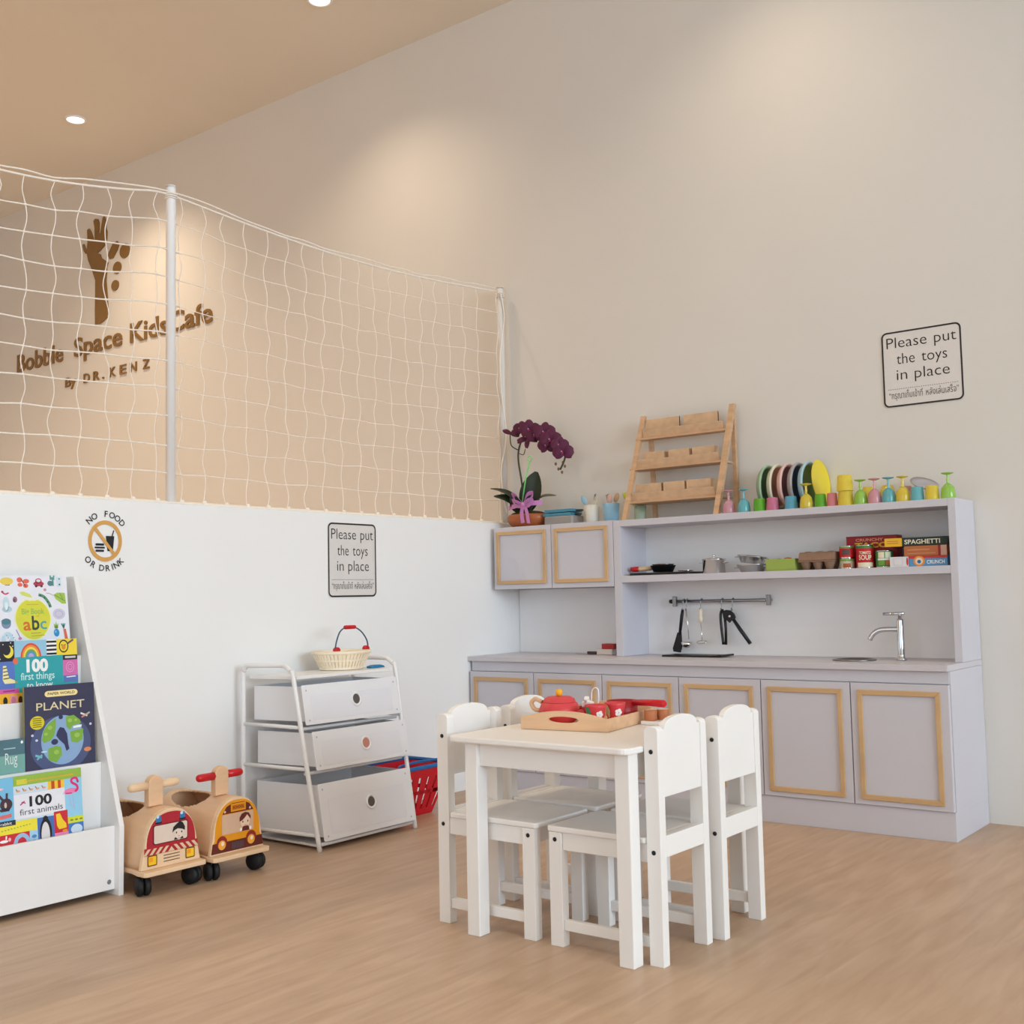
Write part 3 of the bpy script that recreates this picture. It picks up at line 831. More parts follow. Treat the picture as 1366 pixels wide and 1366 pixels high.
def petal(b, c, ang, ln, w, nrm, m, tw=0.0):
    nrm = Vector(nrm).normalized()
    u = nrm.cross(Vector((0, 0, 1))).normalized(); v = u.cross(nrm) * -1
    if v.z < 0:
        v = -v
    d = u * math.cos(ang) + v * math.sin(ang); sd = nrm.cross(d)
    vs = []; fs = []
    for i in range(7):
        tt = i / 6
        ww = w * (math.sin(PI * (tt * .86 + .08)) ** .6)
        for j in (-1, 0, 1):
            vs.append(Vector(c) + d * ln * tt + sd * ww * j + nrm * (.006 * math.sin(PI * tt) - .006 * abs(j) + tw * tt * j * .006))
    for i in range(6):
        for j in range(2):
            fs.append((i * 3 + j, i * 3 + j + 1, i * 3 + j + 4, i * 3 + j + 3))
    n = len(vs)
    b.add(vs + [p - nrm * .0012 for p in vs], fs + [tuple(n + k for k in f[::-1]) for f in fs], m, True)
M_LIP = ink(150, 40, 96)
M_PALE = ink(228, 190, 205)
flowers = [(.118, -.15, 1.672, .034, (.35, -1, .1)), (.175, -.155, 1.662, .044, (.5, -1, .05)), (.205, -.15, 1.632, .04, (.45, -1, -.1)), (.262, -.155, 1.640, .044, (.6, -1, .1)), (.300, -.16, 1.600, .044, (.5, -1, 0)), (.275, -.158, 1.575, .038, (.4, -1, -.15)), (.352, -.16, 1.570, .036, (.7, -1, .1)), (.372, -.165, 1.535, .042, (.5, -1, .0))]
for fx, fy, fz, fr, fn in flowers:
    b = MB()
    for k, (a, ln, w) in enumerate(((90, 1, .42), (215, .95, .38), (325, .95, .38), (12, 1.05, .62), (168, 1.05, .62))):
        petal(b, (fx, fy - (.002 if k > 2 else 0), fz), math.radians(a + rnd.uniform(-9, 9)), fr * 1.14 * ln, fr * 1.14 * w, fn, M_PET, rnd.uniform(-1, 1))
    b.ball((fx, fy - .010, fz - .004), (.006, .006, .008), M_LIP, 10); b.ball((fx, fy - .015, fz + .002), .0026, M_PALE, 8)
    b.build('flower', t)
b = MB()
for a in (150, 175, 200, 25):
    petal(b, (.055, -.15, 1.658), math.radians(a), .048, .012, (.3, -1, .3), M_PET)
b.build('flower', t)
b = MB()
for a in (200, 340, 355, 270):
    petal(b, (.15, -.14, 1.625), math.radians(a), .055, .013, (.3, -1, .5), M_PET)
b.build('flower', t)
for q in ((.352, 1.49), (.325, 1.462), (.345, 1.445), (.362, 1.472), (.31, 1.487)):
    b = MB(); b.ball((q[0], -.14, q[1]), (.006, .006, .008), ink(120, 96, 70), 10); b.build('bud', t)
b = MB(); b.tube([(.14, -.195, 1.265), (.165, -.185, 1.42), (.188, -.18, 1.508)], .0034, mat('green_stake', (120, 206, 120), .4), 8)
b.tube([(.1905 + .012 * math.cos(a * PI / 6), -.18, 1.520 + .012 * math.sin(a * PI / 6)) for a in range(12)], .0026, mat('green_stake_loop', (140, 214, 140), .4), 6, closed=True); b.build('plant_stake', t)
M_RIB = mat('pink_ribbon', (196, 128, 186), .4, var=.06)
b = MB()
def ribbon(pts, w, sd):
    pts = [Vector(p) for p in bez(pts, 6)]; sd = Vector(sd)
    vs = []; fs = []
    for p in pts:
        vs += [p - sd * w, p + sd * w]
    for i in range(len(pts) - 1):
        fs.append((2 * i, 2 * i + 1, 2 * i + 3, 2 * i + 2))
    b.add(vs, fs, M_RIB, True)
ribbon([(.06, -.185, 1.292), (.10, -.197, 1.298), (.15, -.206, 1.302), (.20, -.2, 1.306), (.245, -.165, 1.31)], .011, (0, 0, 1))
ribbon([(.165, -.21, 1.30), (.16, -.214, 1.26), (.165, -.212, 1.215)], .011, (1, 0, .1)); ribbon([(.175, -.21, 1.30), (.192, -.215, 1.26), (.198, -.212, 1.212)], .010, (1, 0, -.1))
for sx in (-1, 1):
    ribbon([(.17, -.212, 1.302), (.17 + sx * .03, -.222, 1.345), (.17 + sx * .06, -.214, 1.350), (.17 + sx * .035, -.218, 1.312), (.17, -.212, 1.302)], .012, (.4 * sx, -.5, .75))
    ribbon([(.17, -.212, 1.302), (.17 + sx * .035, -.225, 1.318), (.17 + sx * .062, -.217, 1.322), (.17 + sx * .03, -.215, 1.295), (.17, -.212, 1.302)], .010, (.1, -.6, .8))
b.ball((.17, -.216, 1.302), (.012, .008, .012), M_RIB, 12); b.build('ribbon_bow', t)

M_CLEAR = mat('clear_grey_plastic', (196, 192, 190), .25, trans=.55, var=.04)
b = MB(); b.prism(rr_pts(.254, -.17, .418, -.07, .012), M_CLEAR, frame((0, 0, CZ + .0005), (1, 0, 0), (0, 1, 0)), .040, .003); tag(b.build('clear_pack'), 'clear plastic pack lying on the hanging cabinet beside the orchid', 'pack')
M_TEAL = mat('teal_card', (70, 136, 160), .4)
for z, x0, lab in ((CZ + .0415, .247, 'lower teal packet on the clear plastic pack'), (CZ + .0585, .255, 'upper teal packet on the clear plastic pack')):
    b = MB(); b.box(x0, x0 + .155, -.165, -.075, z, z + .014, M_TEAL, .002); b.box(x0 + .156, x0 + .185, -.13, -.11, z + .003, z + .010, mat('dark_pen', (58, 62, 66), .4), .002); tag(b.build('teal_packet'), lab, 'packet', 'teal packets')

def cup(x, y, z, r0, r1, h, m, lab, cat='cup', name='cup', group=None):
    b = MB(); b.lathe([(0, 0), (r0 * .94, 0), (r0, .003), (r1, h), (r1 - .0025, h), (r0 - .002, .006), (0, .005)], m, Matrix.Translation((x, y, z)), 32)
    return tag(b.build(name, origin=(x, y, z)), lab, cat, group)
cup(.494, -.12, CZ, .030, .035, .083, mat('white_cup', (214, 212, 204), .4), 'white beaker holding toy cutlery beside the teal packets')
cup(.597, -.12, CZ, .032, .039, .084, mat('sky_cup', (134, 178, 206), .4), 'sky blue beaker holding toy cutlery next to the white beaker')
cup(.722, -.075, TZ + .0005, .025, .029, .070, mat('sage_cup', (172, 190, 164), .4), 'pale sage beaker standing behind the leg of the wooden rack')
def cutlery(p0, p1, m, kind, lab):
    p0 = Vector(p0); p1 = Vector(p1); d = (p1 - p0).normalized(); sd = d.cross(Vector((0, -1, 0))).normalized()
    b = MB(); e = p1 - d * .034
    b.tube([p0, p0.lerp(e, .5), e], [.0036, .003, .0028], m, 8)
    F = frame(e, sd, d)
    if kind == 'spoon':
        b.ball((0, .019, 0), (.0135, .023, .004), m, 14, F)
    elif kind == 'knife':
        b.prism([(-.004, -.004), (.004, -.004), (.006, .02), (.004, .036), (-.004, .03)], m, F, .002)
    else:
        b.prism([(-.003, -.003), (.003, -.003), (.009, .008), (.009, .034), (.005, .034), (.0045, .014), (.002, .014), (.002, .034), (-.002, .034), (-.002, .014), (-.0045, .014), (-.005, .034), (-.009, .034), (-.009, .008)], m, F, .002)
    tag(b.build('toy_' + kind), lab, kind)
cutlery((.500, -.120, CZ + .012), (.447, -.125, CZ + .122), mat('blue_spoon', (150, 192, 214), .4), 'spoon', 'pale blue spoon leaning left out of the white beaker')
cutlery((.488, -.112, CZ + .012), (.510, -.115, CZ + .134), mat('grey_knife', (132, 122, 124), .4), 'knife', 'grey knife standing upright in the white beaker')
cutlery((.490, -.13, CZ + .012), (.528, -.13, CZ + .118), mat('cream_fork', (206, 200, 178), .4), 'fork', 'cream fork leaning right out of the white beaker')
cutlery((.600, -.11, CZ + .012), (.575, -.112, CZ + .128), mat('grey_fork', (150, 140, 128), .4), 'fork', 'grey fork at the left in the sky blue beaker')
cutlery((.590, -.125, CZ + .012), (.598, -.13, CZ + .118), mat('pink_spoon', (218, 176, 166), .4), 'spoon', 'pink spoon standing in the sky blue beaker')
cutlery((.590, -.12, CZ + .012), (.628, -.113, CZ + .124), mat('tan_spoon', (196, 162, 130), .4), 'spoon', 'tan spoon at the right in the sky blue beaker')
cutlery((.742, -.078, TZ + .012), (.655, -.098, TZ + .128), mat('lime_spoon', (196, 204, 70), .4), 'spoon', 'yellow green spoon leaning left out of the sage beaker')
cutlery((.737, -.065, TZ + .012), (.664, -.066, TZ + .118), mat('ice_fork', (176, 206, 206), .4), 'fork', 'pale blue fork leaning out of the sage beaker')

# wooden tiered rack
t = thing('tiered_rack', 'wooden ladder rack with three tiers of small trays on the kitchen unit', 'rack', (.95, -.11, TZ))
M_PINE2 = wood('pine_tray', (211, 177, 142), .12, (18, 3, 24))
def legbar(p0, p1, w, d):
    p0 = Vector(p0); p1 = Vector(p1); z = (p1 - p0).normalized(); x = Vector((1, 0, 0)); x = (x - z * x.dot(z)).normalized(); y = z.cross(x)
    b = MB(); vs = []
    for p in (p0, p1):
        for a, c in ((-1, -1), (1, -1), (1, 1), (-1, 1)):
            q = p + x * w / 2 * a + y * d / 2 * c
            q.z = p.z
            vs.append(q)
    b.add(vs, [(0, 3, 2, 1), (4, 5, 6, 7), (0, 1, 5, 4), (1, 2, 6, 5), (2, 3, 7, 6), (3, 0, 4, 7)], M_PINE)
    return b.build('leg', t)
legbar((.716, -.198, TZ + .0005), (.742, -.052, 1.672), .022, .02)
legbar((1.166, -.198, TZ + .0005), (1.184, -.052, 1.675), .024, .02)
legbar((.770, -.022, TZ + .0005), (.762, -.032, 1.63), .018, .016)
legbar((1.172, -.022, TZ + .0005), (1.174, -.032, 1.64), .018, .016)
for z, yf, x0, x1, blocks, hb in ((1.562, -.098, .722, 1.178, ((0, .44), (.50, .93)), .080), (1.424, -.138, .712, 1.174, ((.02, .30), (.36, .62), (.66, .93)), .066), (1.274, -.178, .704, 1.168, ((.0, .33), (.36, .62), (.65, .95)), .072)):
    b = MB(); b.box(x0, x1, yf, -.046, z - .004, z + .004, M_PINE, .001); sh = b.build('shelf_board', t)
    b = MB()
    F = frame((0, yf + .028, z + .0045), (1, 0, 0), (0, -.28, 1))
    xa = x0 + .035; xb = x1 - .035
    b.prism([(xa - .010, 0), (xb + .010, 0), (xb + .004, .040), (xa - .004, .040)], M_PINE2, F, .006, .001)
    b.box(xa, xb, yf + .035, -.052, z + .0045, z + .010, M_PINE2)
    tr = b.build('tray_front', t)
    for u0, u1 in blocks:
        b = MB()
        X0 = xa + (xb - xa) * u0; X1 = xa + (xb - xa) * u1; ya = yf + .04; yb = -.055
        b.box(X0, X1, ya, ya + .006, z + .0105, z + .0105 + hb, M_PINE2, .001); b.box(X0, X1, yb - .006, yb, z + .0105, z + .0105 + hb, M_PINE2, .001)
        b.box(X0, X0 + .006, ya + .0062, yb - .0062, z + .0105, z + .0105 + hb, M_PINE2); b.box(X1 - .006, X1, ya + .0062, yb - .0062, z + .0105, z + .0105 + hb, M_PINE2)
        b.build('compartment_box', tr)

# goblets and tumblers of coloured clear plastic
def pl(name, rgb):
    return mat(name, rgb, .18, trans=.45, var=.02)
GC = {'pink': pl('pink_acrylic', (238, 176, 190)), 'teal': pl('teal_acrylic', (124, 206, 218)), 'yellow': pl('yellow_acrylic', (250, 226, 84)), 'green': pl('green_acrylic', (174, 226, 104)), 'leaf': pl('leaf_acrylic', (116, 202, 56)), 'blue': pl('blue_acrylic', (112, 198, 228)), 'rose': pl('rose_acrylic', (236, 140, 176)), 'coral': pl('coral_acrylic', (240, 150, 156))}
def goblet(x, y, col, lab):
    t = thing('goblet', lab, 'goblet', (x, y, TZ + .0005), 0, 'upside down goblets on the kitchen unit')
    F = Matrix.Translation((x, y, TZ + .0005)); m = GC[col]
    b = MB(); b.lathe([(.0255, 0), (.026, .002), (.0253, .022), (.022, .040), (.012, .052), (.006, .056), (0, .057)], m, F, 28); b.build('bowl', t)
    b = MB(); b.lathe([(.0055, .055), (.0042, .063), (.0055, .068), (.0038, .076), (.0045, .088)], m, F, 16); b.build('stem', t)
    b = MB(); b.lathe([(.004, .087), (.020, .0915), (.022, .0935), (.0215, .095), (0, .0955)], m, F, 28); b.build('foot', t)
def tumbler(x, y, col, lab, z=None, r=.026, h=.051):
    b = MB(); F = Matrix.Translation((x, y, z or TZ + .0005)); m = GC[col]
    b.lathe([(r, 0), (r * .98, .003), (r * .86, h - .003), (r * .80, h), (0, h)], m, F, 28)
    tag(b.build('tumbler', origin=(x, y, z or TZ + .0005)), lab, 'tumbler', 'upside down tumblers on the kitchen unit')
GY = -.2
goblet(1.222, -.195, 'pink', 'upside down pink goblet beside the wooden rack')
goblet(1.292, GY, 'teal', 'upside down teal goblet between the pink goblet and the bowls')
tumbler(1.362, GY, 'leaf', 'green tumbler in front of the sage green bowl')
tumbler(1.418, GY, 'rose', 'rose pink tumbler in front of the tan bowl')
tumbler(1.497, GY, 'blue', 'sky blue tumbler in front of the navy bowl')
goblet(1.566, -.2095, 'yellow', 'upside down yellow goblet just left of the yellow plate')
tumbler(1.620, GY, 'leaf', 'green tumbler in front of the yellow plate', None, .0245)
tumbler(1.668, GY, 'coral', 'coral pink tumbler beside the tall yellow stack', None, .0222)
tumbler(1.722, GY, 'yellow', 'yellow tumbler at the bottom of the tall yellow stack', None, .031, .056)
tumbler(1.721, GY, 'yellow', 'yellow tumbler on top of the tall yellow stack', TZ + .057, .032, .060)
goblet(1.781, GY, 'green', 'upside down green goblet right of the tall yellow stack')
goblet(1.8355, GY, 'pink', 'upside down pink goblet between the green and teal goblets')
goblet(1.8895, GY, 'teal', 'upside down teal goblet left of the second yellow goblet')
goblet(1.9435, GY, 'yellow', 'upside down yellow goblet beside the tilted grey plate')
tumbler(1.997, GY, 'teal', 'teal tumbler in front of the tilted grey plate', None, .025)
tumbler(2.051, GY, 'yellow', 'yellow tumbler next to the last green goblet')
goblet(2.107, -.195, 'green', 'upside down green goblet at the far end of the kitchen unit')
for x, col, lab in ((1.772, 'yellow', 'yellow bowl upside down behind the pink goblet'), (1.8465, 'yellow', 'yellow bowl upside down behind the teal goblet')):
    b = MB(); b.lathe([(.036, 0), (.035, .01), (.028, .05), (.020, .074), (0, .076)], GC[col], Matrix.Translation((x, -.09, TZ + .0005)), 28); tag(b.build('toy_bowl'), lab, 'bowl', 'upside down bowls at the back')
b = MB(); b.lathe([(.036, 0), (.035, .01), (.028, .05), (.020, .066), (0, .068)], pl('salmon_acrylic', (230, 176, 166)), Matrix.Translation((1.918, -.09, TZ + .0005)), 28); tag(b.build('toy_bowl'), 'salmon pink bowl upside down behind the yellow goblet', 'bowl', 'upside down bowls at the back')
b = MB(); b.lathe([(0, 0), (.04, 0), (.052, .008), (.053, .010), (.04, .004), (0, .004)], mat('grey_melamine', (170, 164, 168), .4), Matrix.Translation((1.985, -.085, TZ + .066)) @ Matrix.Rotation(.42, 4, 'Y') @ Matrix.Rotation(.35, 4, 'X'), 32); gp = b.build('toy_plate'); tag(gp, 'grey plate tilted on the pink bowl behind the teal tumbler', 'plate')

# upright bowls in a wire rack
t = thing('dish_rack', 'thin dark wire dish rack holding the upright coloured bowls', 'rack', (1.46, -.095, TZ))
b = MB()
M_WIRE = mat('dark_wire', (52, 48, 46), .4, .5)
for y in (-.135, -.055):
    b.tube([(1.31, y, TZ + .006), (1.625, y, TZ + .006)], .0025, M_WIRE, 8)
for x in (1.313, 1.622):
    b.tube([(x, -.135, TZ + .006), (x, -.055, TZ + .006)], .0025, M_WIRE, 8)
for x in (1.313, 1.622):
    for y in (-.135, -.055):
        b.tube([(x, y, TZ + .0005), (x, y, TZ + .006)], .0025, M_WIRE, 8)
b.build('base_frame', t)
BX = [1.345 + .0447 * k for k in range(5)]
for x in [v - .0215 for v in BX] + [1.549, 1.603]:
    for y in (-.135, -.055):
        b = MB(); b.tube([(x, y, TZ + .008), (x, y, TZ + .055)], .0018, M_WIRE, 6); b.build('peg', t)
for x, ro, ri, nm in ((BX[0], (150, 176, 146), (112, 148, 114), 'sage green bowl standing upright at the left end of the dish rack'), (BX[1], (212, 208, 186), (206, 166, 142), 'tan bowl with cream rim standing upright in the dish rack'), (BX[2], (222, 182, 176), (168, 118, 128), 'mauve bowl with pink rim standing upright in the dish rack'), (BX[3], (168, 162, 162), (72, 92, 116), 'navy bowl with grey rim standing upright in the dish rack'), (BX[4], (164, 196, 208), (130, 158, 108), 'olive bowl with pale blue rim standing upright in the dish rack')):
    t = thing('upright_bowl', nm, 'bowl', (x, -.0960, TZ + .009), 0, 'bowls in the dish rack')
    F = Matrix.Translation((x - .012, -.0960, TZ + .009 + .0945)) @ Matrix.Rotation(PI / 2, 4, 'Y')
    b = MB(); b.lathe([(0, -.006), (.055, -.006), (.078, .004), (.092, .020), (.0945, .025)], mat('bowl_outer', ro, .45), F, 48); b.build('outer_wall', t)
    b = MB(); b.lathe([(.0945, .025), (.092, .031), (.084, .029), (.079, .022)], mat('bowl_rim', ro, .45), F, 48); b.build('rim', t)
    b = MB(); b.lathe([(.079, .022), (.068, .008), (.052, -.001), (0, -.001)], mat('bowl_inner', ri, .5), F, 48); b.build('inner_wall', t)
F = Matrix.Translation((1.572, -.0925, TZ + .009 + .1)) @ Matrix.Rotation(PI / 2 - .10, 4, 'Y')
b = MB(); b.lathe([(0, -.002), (.06, -.002), (.085, .006), (.0905, .010), (.0905, .012), (.084, .009), (.06, .002), (0, .002)], mat('yellow_melamine', (238, 214, 60), .4), F, 48)
tag(b.build('upright_plate'), 'bright yellow plate standing upright at the right end of the dish rack', 'plate')

# ------------------------------------------------------------------ children's table and chairs
TX0, TX1, TY0, TY1, TT = 1.378, 1.939, -2.168, -1.512, .51
t = thing('play_table', 'small white wooden play table carrying the tea set', 'table', (1.67, -1.84, 0))
b = MB(); b.prism(rr_pts(TX0, TY0, TX1, TY1, .025), M_CHAIR, frame((0, 0, TT - .016), (1, 0, 0), (0, 1, 0)), .016, .004); b.build('table_top', t)
for x0, x1 in ((1.424, 1.465), (1.888, 1.929)):
    for y0, y1 in ((-2.147, -2.105), (-1.580, -1.538)):
        b = MB(); b.box(x0, x1, y0, y1, 0, TT - .0165, M_CHAIR, .0025); b.build('leg', t)
for bx in ((1.4655, 1.8875, -2.135, -2.117), (1.4655, 1.8875, -1.568, -1.550), (1.434, 1.452, -2.1045, -1.5805), (1.901, 1.919, -2.1045, -1.5805)):
    b = MB(); b.box(*bx, .434, TT - .0165, M_CHAIR, .001); b.build('apron', t)

def make_chair(label):
    t = thing('wooden_chair', label, 'chair', (0, 0, 0), 0, 'white chairs around the play table')
    hw = .120
    def part(nm, *bx, bev=.0015):
        b = MB(); b.box(*bx, M_CHAIR, bev); return b.build(nm, t, local=True)
    bm_ = lambda: MB()
    for s in (-1, 1):
        # rear leg and back post in one piece, rounded top
        y0, y1 = (hw - .028, hw) if s > 0 else (-hw, -hw + .028)
        b = MB()
        pr = [(-.165, 0), (-.127, 0), (-.127, .545)] + [(-.146 + .019 * math.cos(a * PI / 8), .545 + .012 * math.sin(a * PI / 8)) for a in range(1, 8)] + [(-.165, .545)]
        b.prism(pr, M_CHAIR, frame((0, y1, 0), (1, 0, 0), (0, 0, 1)), y1 - y0, .0015); b.build('leg', t, local=True)
        part('leg', .122, .160, y0, y1, 0, .2795)
        part('side_rail', -.1265, .1215, (y0 + .004), (y1 - .006), .236, .2795)
        part('stretcher', -.1265, .1215, (y0 + .006), (y1 - .006), .040, .066)
        for x, z in ((-.146, .497), (-.146, .262), (.141, .262)):
            b = MB(); b.lathe([(0, .0012), (.0055, .0012), (.0055, 0)], M_BLK, Matrix.Translation((x, hw * s, z)) @ Matrix.Rotation(-s * PI / 2, 4, 'X'), 14); b.build('bolt', t, local=True)
    part('front_rail', .128, .146, -hw + .0285, hw - .0285, .238, .2795)
    part('rear_rail', -.1645, -.147, -hw + .0285, hw - .0285, .248, .2985)
    b = MB(); b.prism(rr_pts(-.1265, -hw - .001, .168, hw + .001, .012), M_CHAIR, frame((0, 0, .280), (1, 0, 0), (0, 1, 0)), .0145, .0035)
    b.box(-.1465, -.127, -hw + .0285, hw - .0285, .280, .2945, M_CHAIR); b.build('seat', t, local=True)
    w = hw - .0285
    pts = [(-w, .388), (w, .388), (w, .548), (w - .012, .548)]
    pts += [((w - .012) * math.cos(a * PI / 14), .548 + .028 * math.sin(a * PI / 14) ** .8) for a in range(1, 14)]
    pts += [(-w + .012, .548), (-w, .548)]
    b = MB(); b.prism(pts, M_CHAIR, frame((-.162, 0, 0), (0, 1, 0), (0, 0, 1)), .016, .0015); b.build('backrest', t, local=True)
    return t
c0 = make_chair('front white wooden chair on the right side of the play table')
c0.location = (1.815, -1.978, 0); c0.rotation_euler = (0, 0, PI)
dup(c0, (1.832, -1.710, 0), PI + .012, 'rear white wooden chair on the right side of the table, nearer the sink')
dup(c0, (1.447, -1.976, 0), 0, 'front white wooden chair on the left side of the table, by the red basket')
dup(c0, (1.452, -1.703, 0), 0, 'white wooden chair behind the teapot on the left side of the table')

# tea set
TR = Matrix.Translation((1.466, -1.957, TT)) @ Matrix.Rotation(math.radians(8.5), 4, 'Z')
t = thing('serving_tray', 'pale wooden tray with cut out handle on the white play table', 'tray', (1.58, -1.80, TT))
b = MB(); b.M = TR; b.box(.008, .252, .008, .322, .0012, .0075, M_TRAYW); b.build('base', t)
for y in (0.0, .322):
    b = MB(); b.M = TR
    F = frame((0, y + .008, 0), (1, 0, 0), (0, 0, 1))
    out = [(0, .001), (.26, .001), (.26, .034)] + [(.13 + .115 * math.cos(a * PI / 12) * (1 if abs(math.cos(a * PI / 12)) < .8 else 1), .034 + .018 * math.sin(a * PI / 12) ** 1.5) for a in range(1, 12)] + [(0, .034)]
    # end wall made of a ring around the grip hole
    hole = [(.13 + .046 * math.cos(a * 2 * PI / 24), .029 + .0085 * math.sin(a * 2 * PI / 24)) for a in range(24)]
    bm = bmesh.new()
    def ringv(pts, z):
        return [bm.verts.new((p[0], p[1], z)) for p in pts]
    # resample outer to angles of the hole by casting
    def cast(a):
        dx, dy = math.cos(a), math.sin(a)
        best = None
        for i in range(len(out)):
            p = out[i]; q = out[(i + 1) % len(out)]
            ex, ey = q[0] - p[0], q[1] - p[1]
            den = dx * ey - dy * ex
            if abs(den) < 1e-9:
                continue
            tt = ((p[0] - .13) * ey - (p[1] - .029) * ex) / den
            uu = ((p[0] - .13) * dy - (p[1] - .029) * dx) / den
            if tt > 0 and -1e-6 <= uu <= 1 + 1e-6 and (best is None or tt < best):
                best = tt
        return (.13 + dx * best, .029 + dy * best)
    angs = sorted([2 * PI * k / 48 for k in range(48)] + [math.atan2(p[1] - .029, p[0] - .13) % (2 * PI) for p in ((0, .001), (.26, .001), (.26, .034), (0, .034))])
    oo = [cast(a) for a in angs]; hh = [(.13 + .046 * math.cos(a), .029 + .0085 * math.sin(a)) for a in angs]
    A = ringv(oo, 0); B = ringv(oo, .008); C_ = ringv(hh, 0); D = ringv(hh, .008); n = len(angs)
    for i in range(n):
        j = (i + 1) % n
        bm.faces.new((A[i], A[j], C_[j], C_[i])); bm.faces.new((B[i], D[i], D[j], B[j])); bm.faces.new((A[i], B[i], B[j], A[j])); bm.faces.new((C_[i], C_[j], D[j], D[i]))
    for v in bm.verts:
        v.co = F @ v.co
    b.addbm(bm, M_TRAYW); b.build('end_wall', t)
for x in (0.0, .252):
    b = MB(); b.M = TR; b.box(x, x + .008, .0082, .3218, .001, .034, M_TRAYW, .001); b.build('side_wall', t)
TB = TT + .008
def tl(x, y):
    p = TR @ Vector((x, y, 0)); return p.x, p.y
px, py = 1.517, -1.845
t = thing('teapot', 'round red toy teapot with yellow knob on the wooden tray', 'teapot', (px, py, TB))
F = Matrix.Translation((px, py, TB))
b = MB(); b.lathe([(0, 0), (.036, 0), (.048, .008), (.057, .026), (.057, .038), (.050, .056), (.046, .058), (0, .058)], M_CORAL, F, 36); b.build('body', t)
b = MB(); b.lathe([(.0465, .0585), (.042, .068), (.032, .073), (0, .074)], M_CORAL, F, 36); b.build('lid', t)
b = MB(); b.lathe([(0, .0735), (.006, .0745), (.0105, .082), (.009, .092), (0, .095)], ink(240, 176, 40), F, 18); b.build('knob', t)
b = MB(); b.tube(bez([(px - .040, py - .026, TB + .058), (px - .062, py - .028, TB + .066), (px - .076, py - .028, TB + .054), (px - .066, py - .027, TB + .038), (px - .048, py - .026, TB + .035)], 6), .0062, M_TRAYW, 10); b.build('handle', t)
b = MB(); b.tube([(px + .048, py + .010, TB + .022), (px + .070, py + .012, TB + .032)], [.012, .0085], M_CORAL, 14); b.build('spout', t)
b = MB()
for a, z in ((-100, .040), (-60, .036), (-30, .041)):
    a = math.radians(a); b.ball((px + .0572 * math.cos(a), py + .0572 * math.sin(a), TB + z - .004), .0016, M_DRED, 8)
b.build('painted_dots', t)
M_LF = ink(40, 150, 110); M_LFP = ink(206, 214, 170)
def teacup(x, y, lab, leafm, la):
    t = thing('teacup', lab, 'cup', (x, y, TB), 0, 'red toy teacups')
    F = Matrix.Translation((x, y, TB))
    b = MB(); b.lathe([(0, 0), (.017, 0), (.020, .004), (.0285, .050), (.0295, .056), (.0265, .056), (.024, .045), (.017, .008), (0, .007)], M_CORAL, F, 32); b.build('body', t)
    def skin(pts, m, off):
        vs = []
        for u, z in pts:
            a = la + u
            r = .020 + (.0285 - .020) * (z - .004) / .046 + off
            vs.append(F @ Vector((r * math.cos(a), r * math.sin(a), z)))
        return vs
    b = MB(); b.add(skin([(-.5, .052), (-.1, .05), (.12, .036), (.05, .020), (-.15, .014), (-.42, .026), (-.55, .04)], None, .0012), [tuple(range(7))], leafm); b.build('painted_leaf', t)
    b = MB()
    for k in range(5):
        q = k * 2 * PI / 5
        b.add(skin([(1.05 + .22 * math.cos(q) + .2 * math.cos(s_ * PI / 4), .030 + .0065 * math.sin(q) + .005 * math.sin(s_ * PI / 4)) for s_ in range(8)], None, .0012), [tuple(range(8))], W_)
    b.build('painted_flower', t)
teacup(1.640, -1.848, 'red teacup with green leaf in the front right of the tray', M_LF, math.radians(-92))
teacup(1.654, -1.772, 'red teacup with pale leaf farther back on the tray', M_LFP, math.radians(-96))
x, y = 1.560, -1.765
t = thing('sugar_bowl', 'dark red bowl heaped with white sugar cubes behind the teapot', 'bowl', (x, y, TB))
b = MB(); b.lathe([(0, 0), (.022, 0), (.030, .012), (.033, .040), (.030, .040), (.027, .014), (0, .010)], M_DRED, Matrix.Translation((x, y, TB)), 28); b.build('body', t)
M_SUG = mat('sugar_white', (246, 246, 246), .7)
for k, (dx, dy, dz, s_) in enumerate(((-.012, 0, .046, .016), (.010, -.006, .048, .017), (0, .012, .046, .015), (-.002, -.004, .060, .014))):
    b = MB(); b.M = Matrix.Translation((x + dx, y + dy, TB + dz)) @ Matrix.Rotation(.5 + k, 4, 'Z') @ Matrix.Rotation(.3 * k, 4, 'X'); b.box(-s_ / 2, s_ / 2, -s_ / 2, s_ / 2, -s_ / 2, s_ / 2, M_SUG, .0025); tag(b.build('sugar_cube'), 'white toy sugar cube heaped in the dark red bowl', 'sugar cube', 'toy sugar cubes')
b = MB(); b.tube(bez([(x + .018, y - .01, TB + .057), (x + .022, y - .012, TB + .085), (x + .032, y - .012, TB + .094), (x + .043, y - .012, TB + .088), (x + .042, y - .01, TB + .060), (x + .036, y - .008, TB + .044)], 5), .0018, M_SUG, 8); tag(b.build('sugar_tongs'), 'thin white toy tongs standing in the sugar bowl', 'tongs')
b = MB(); b.ball((1.604, -1.795, TB + .019), (.018, .018, .019), ink(236, 130, 50), 18); tag(b.build('toy_orange'), 'small orange ball between the teapot and the front teacup', 'toy food')
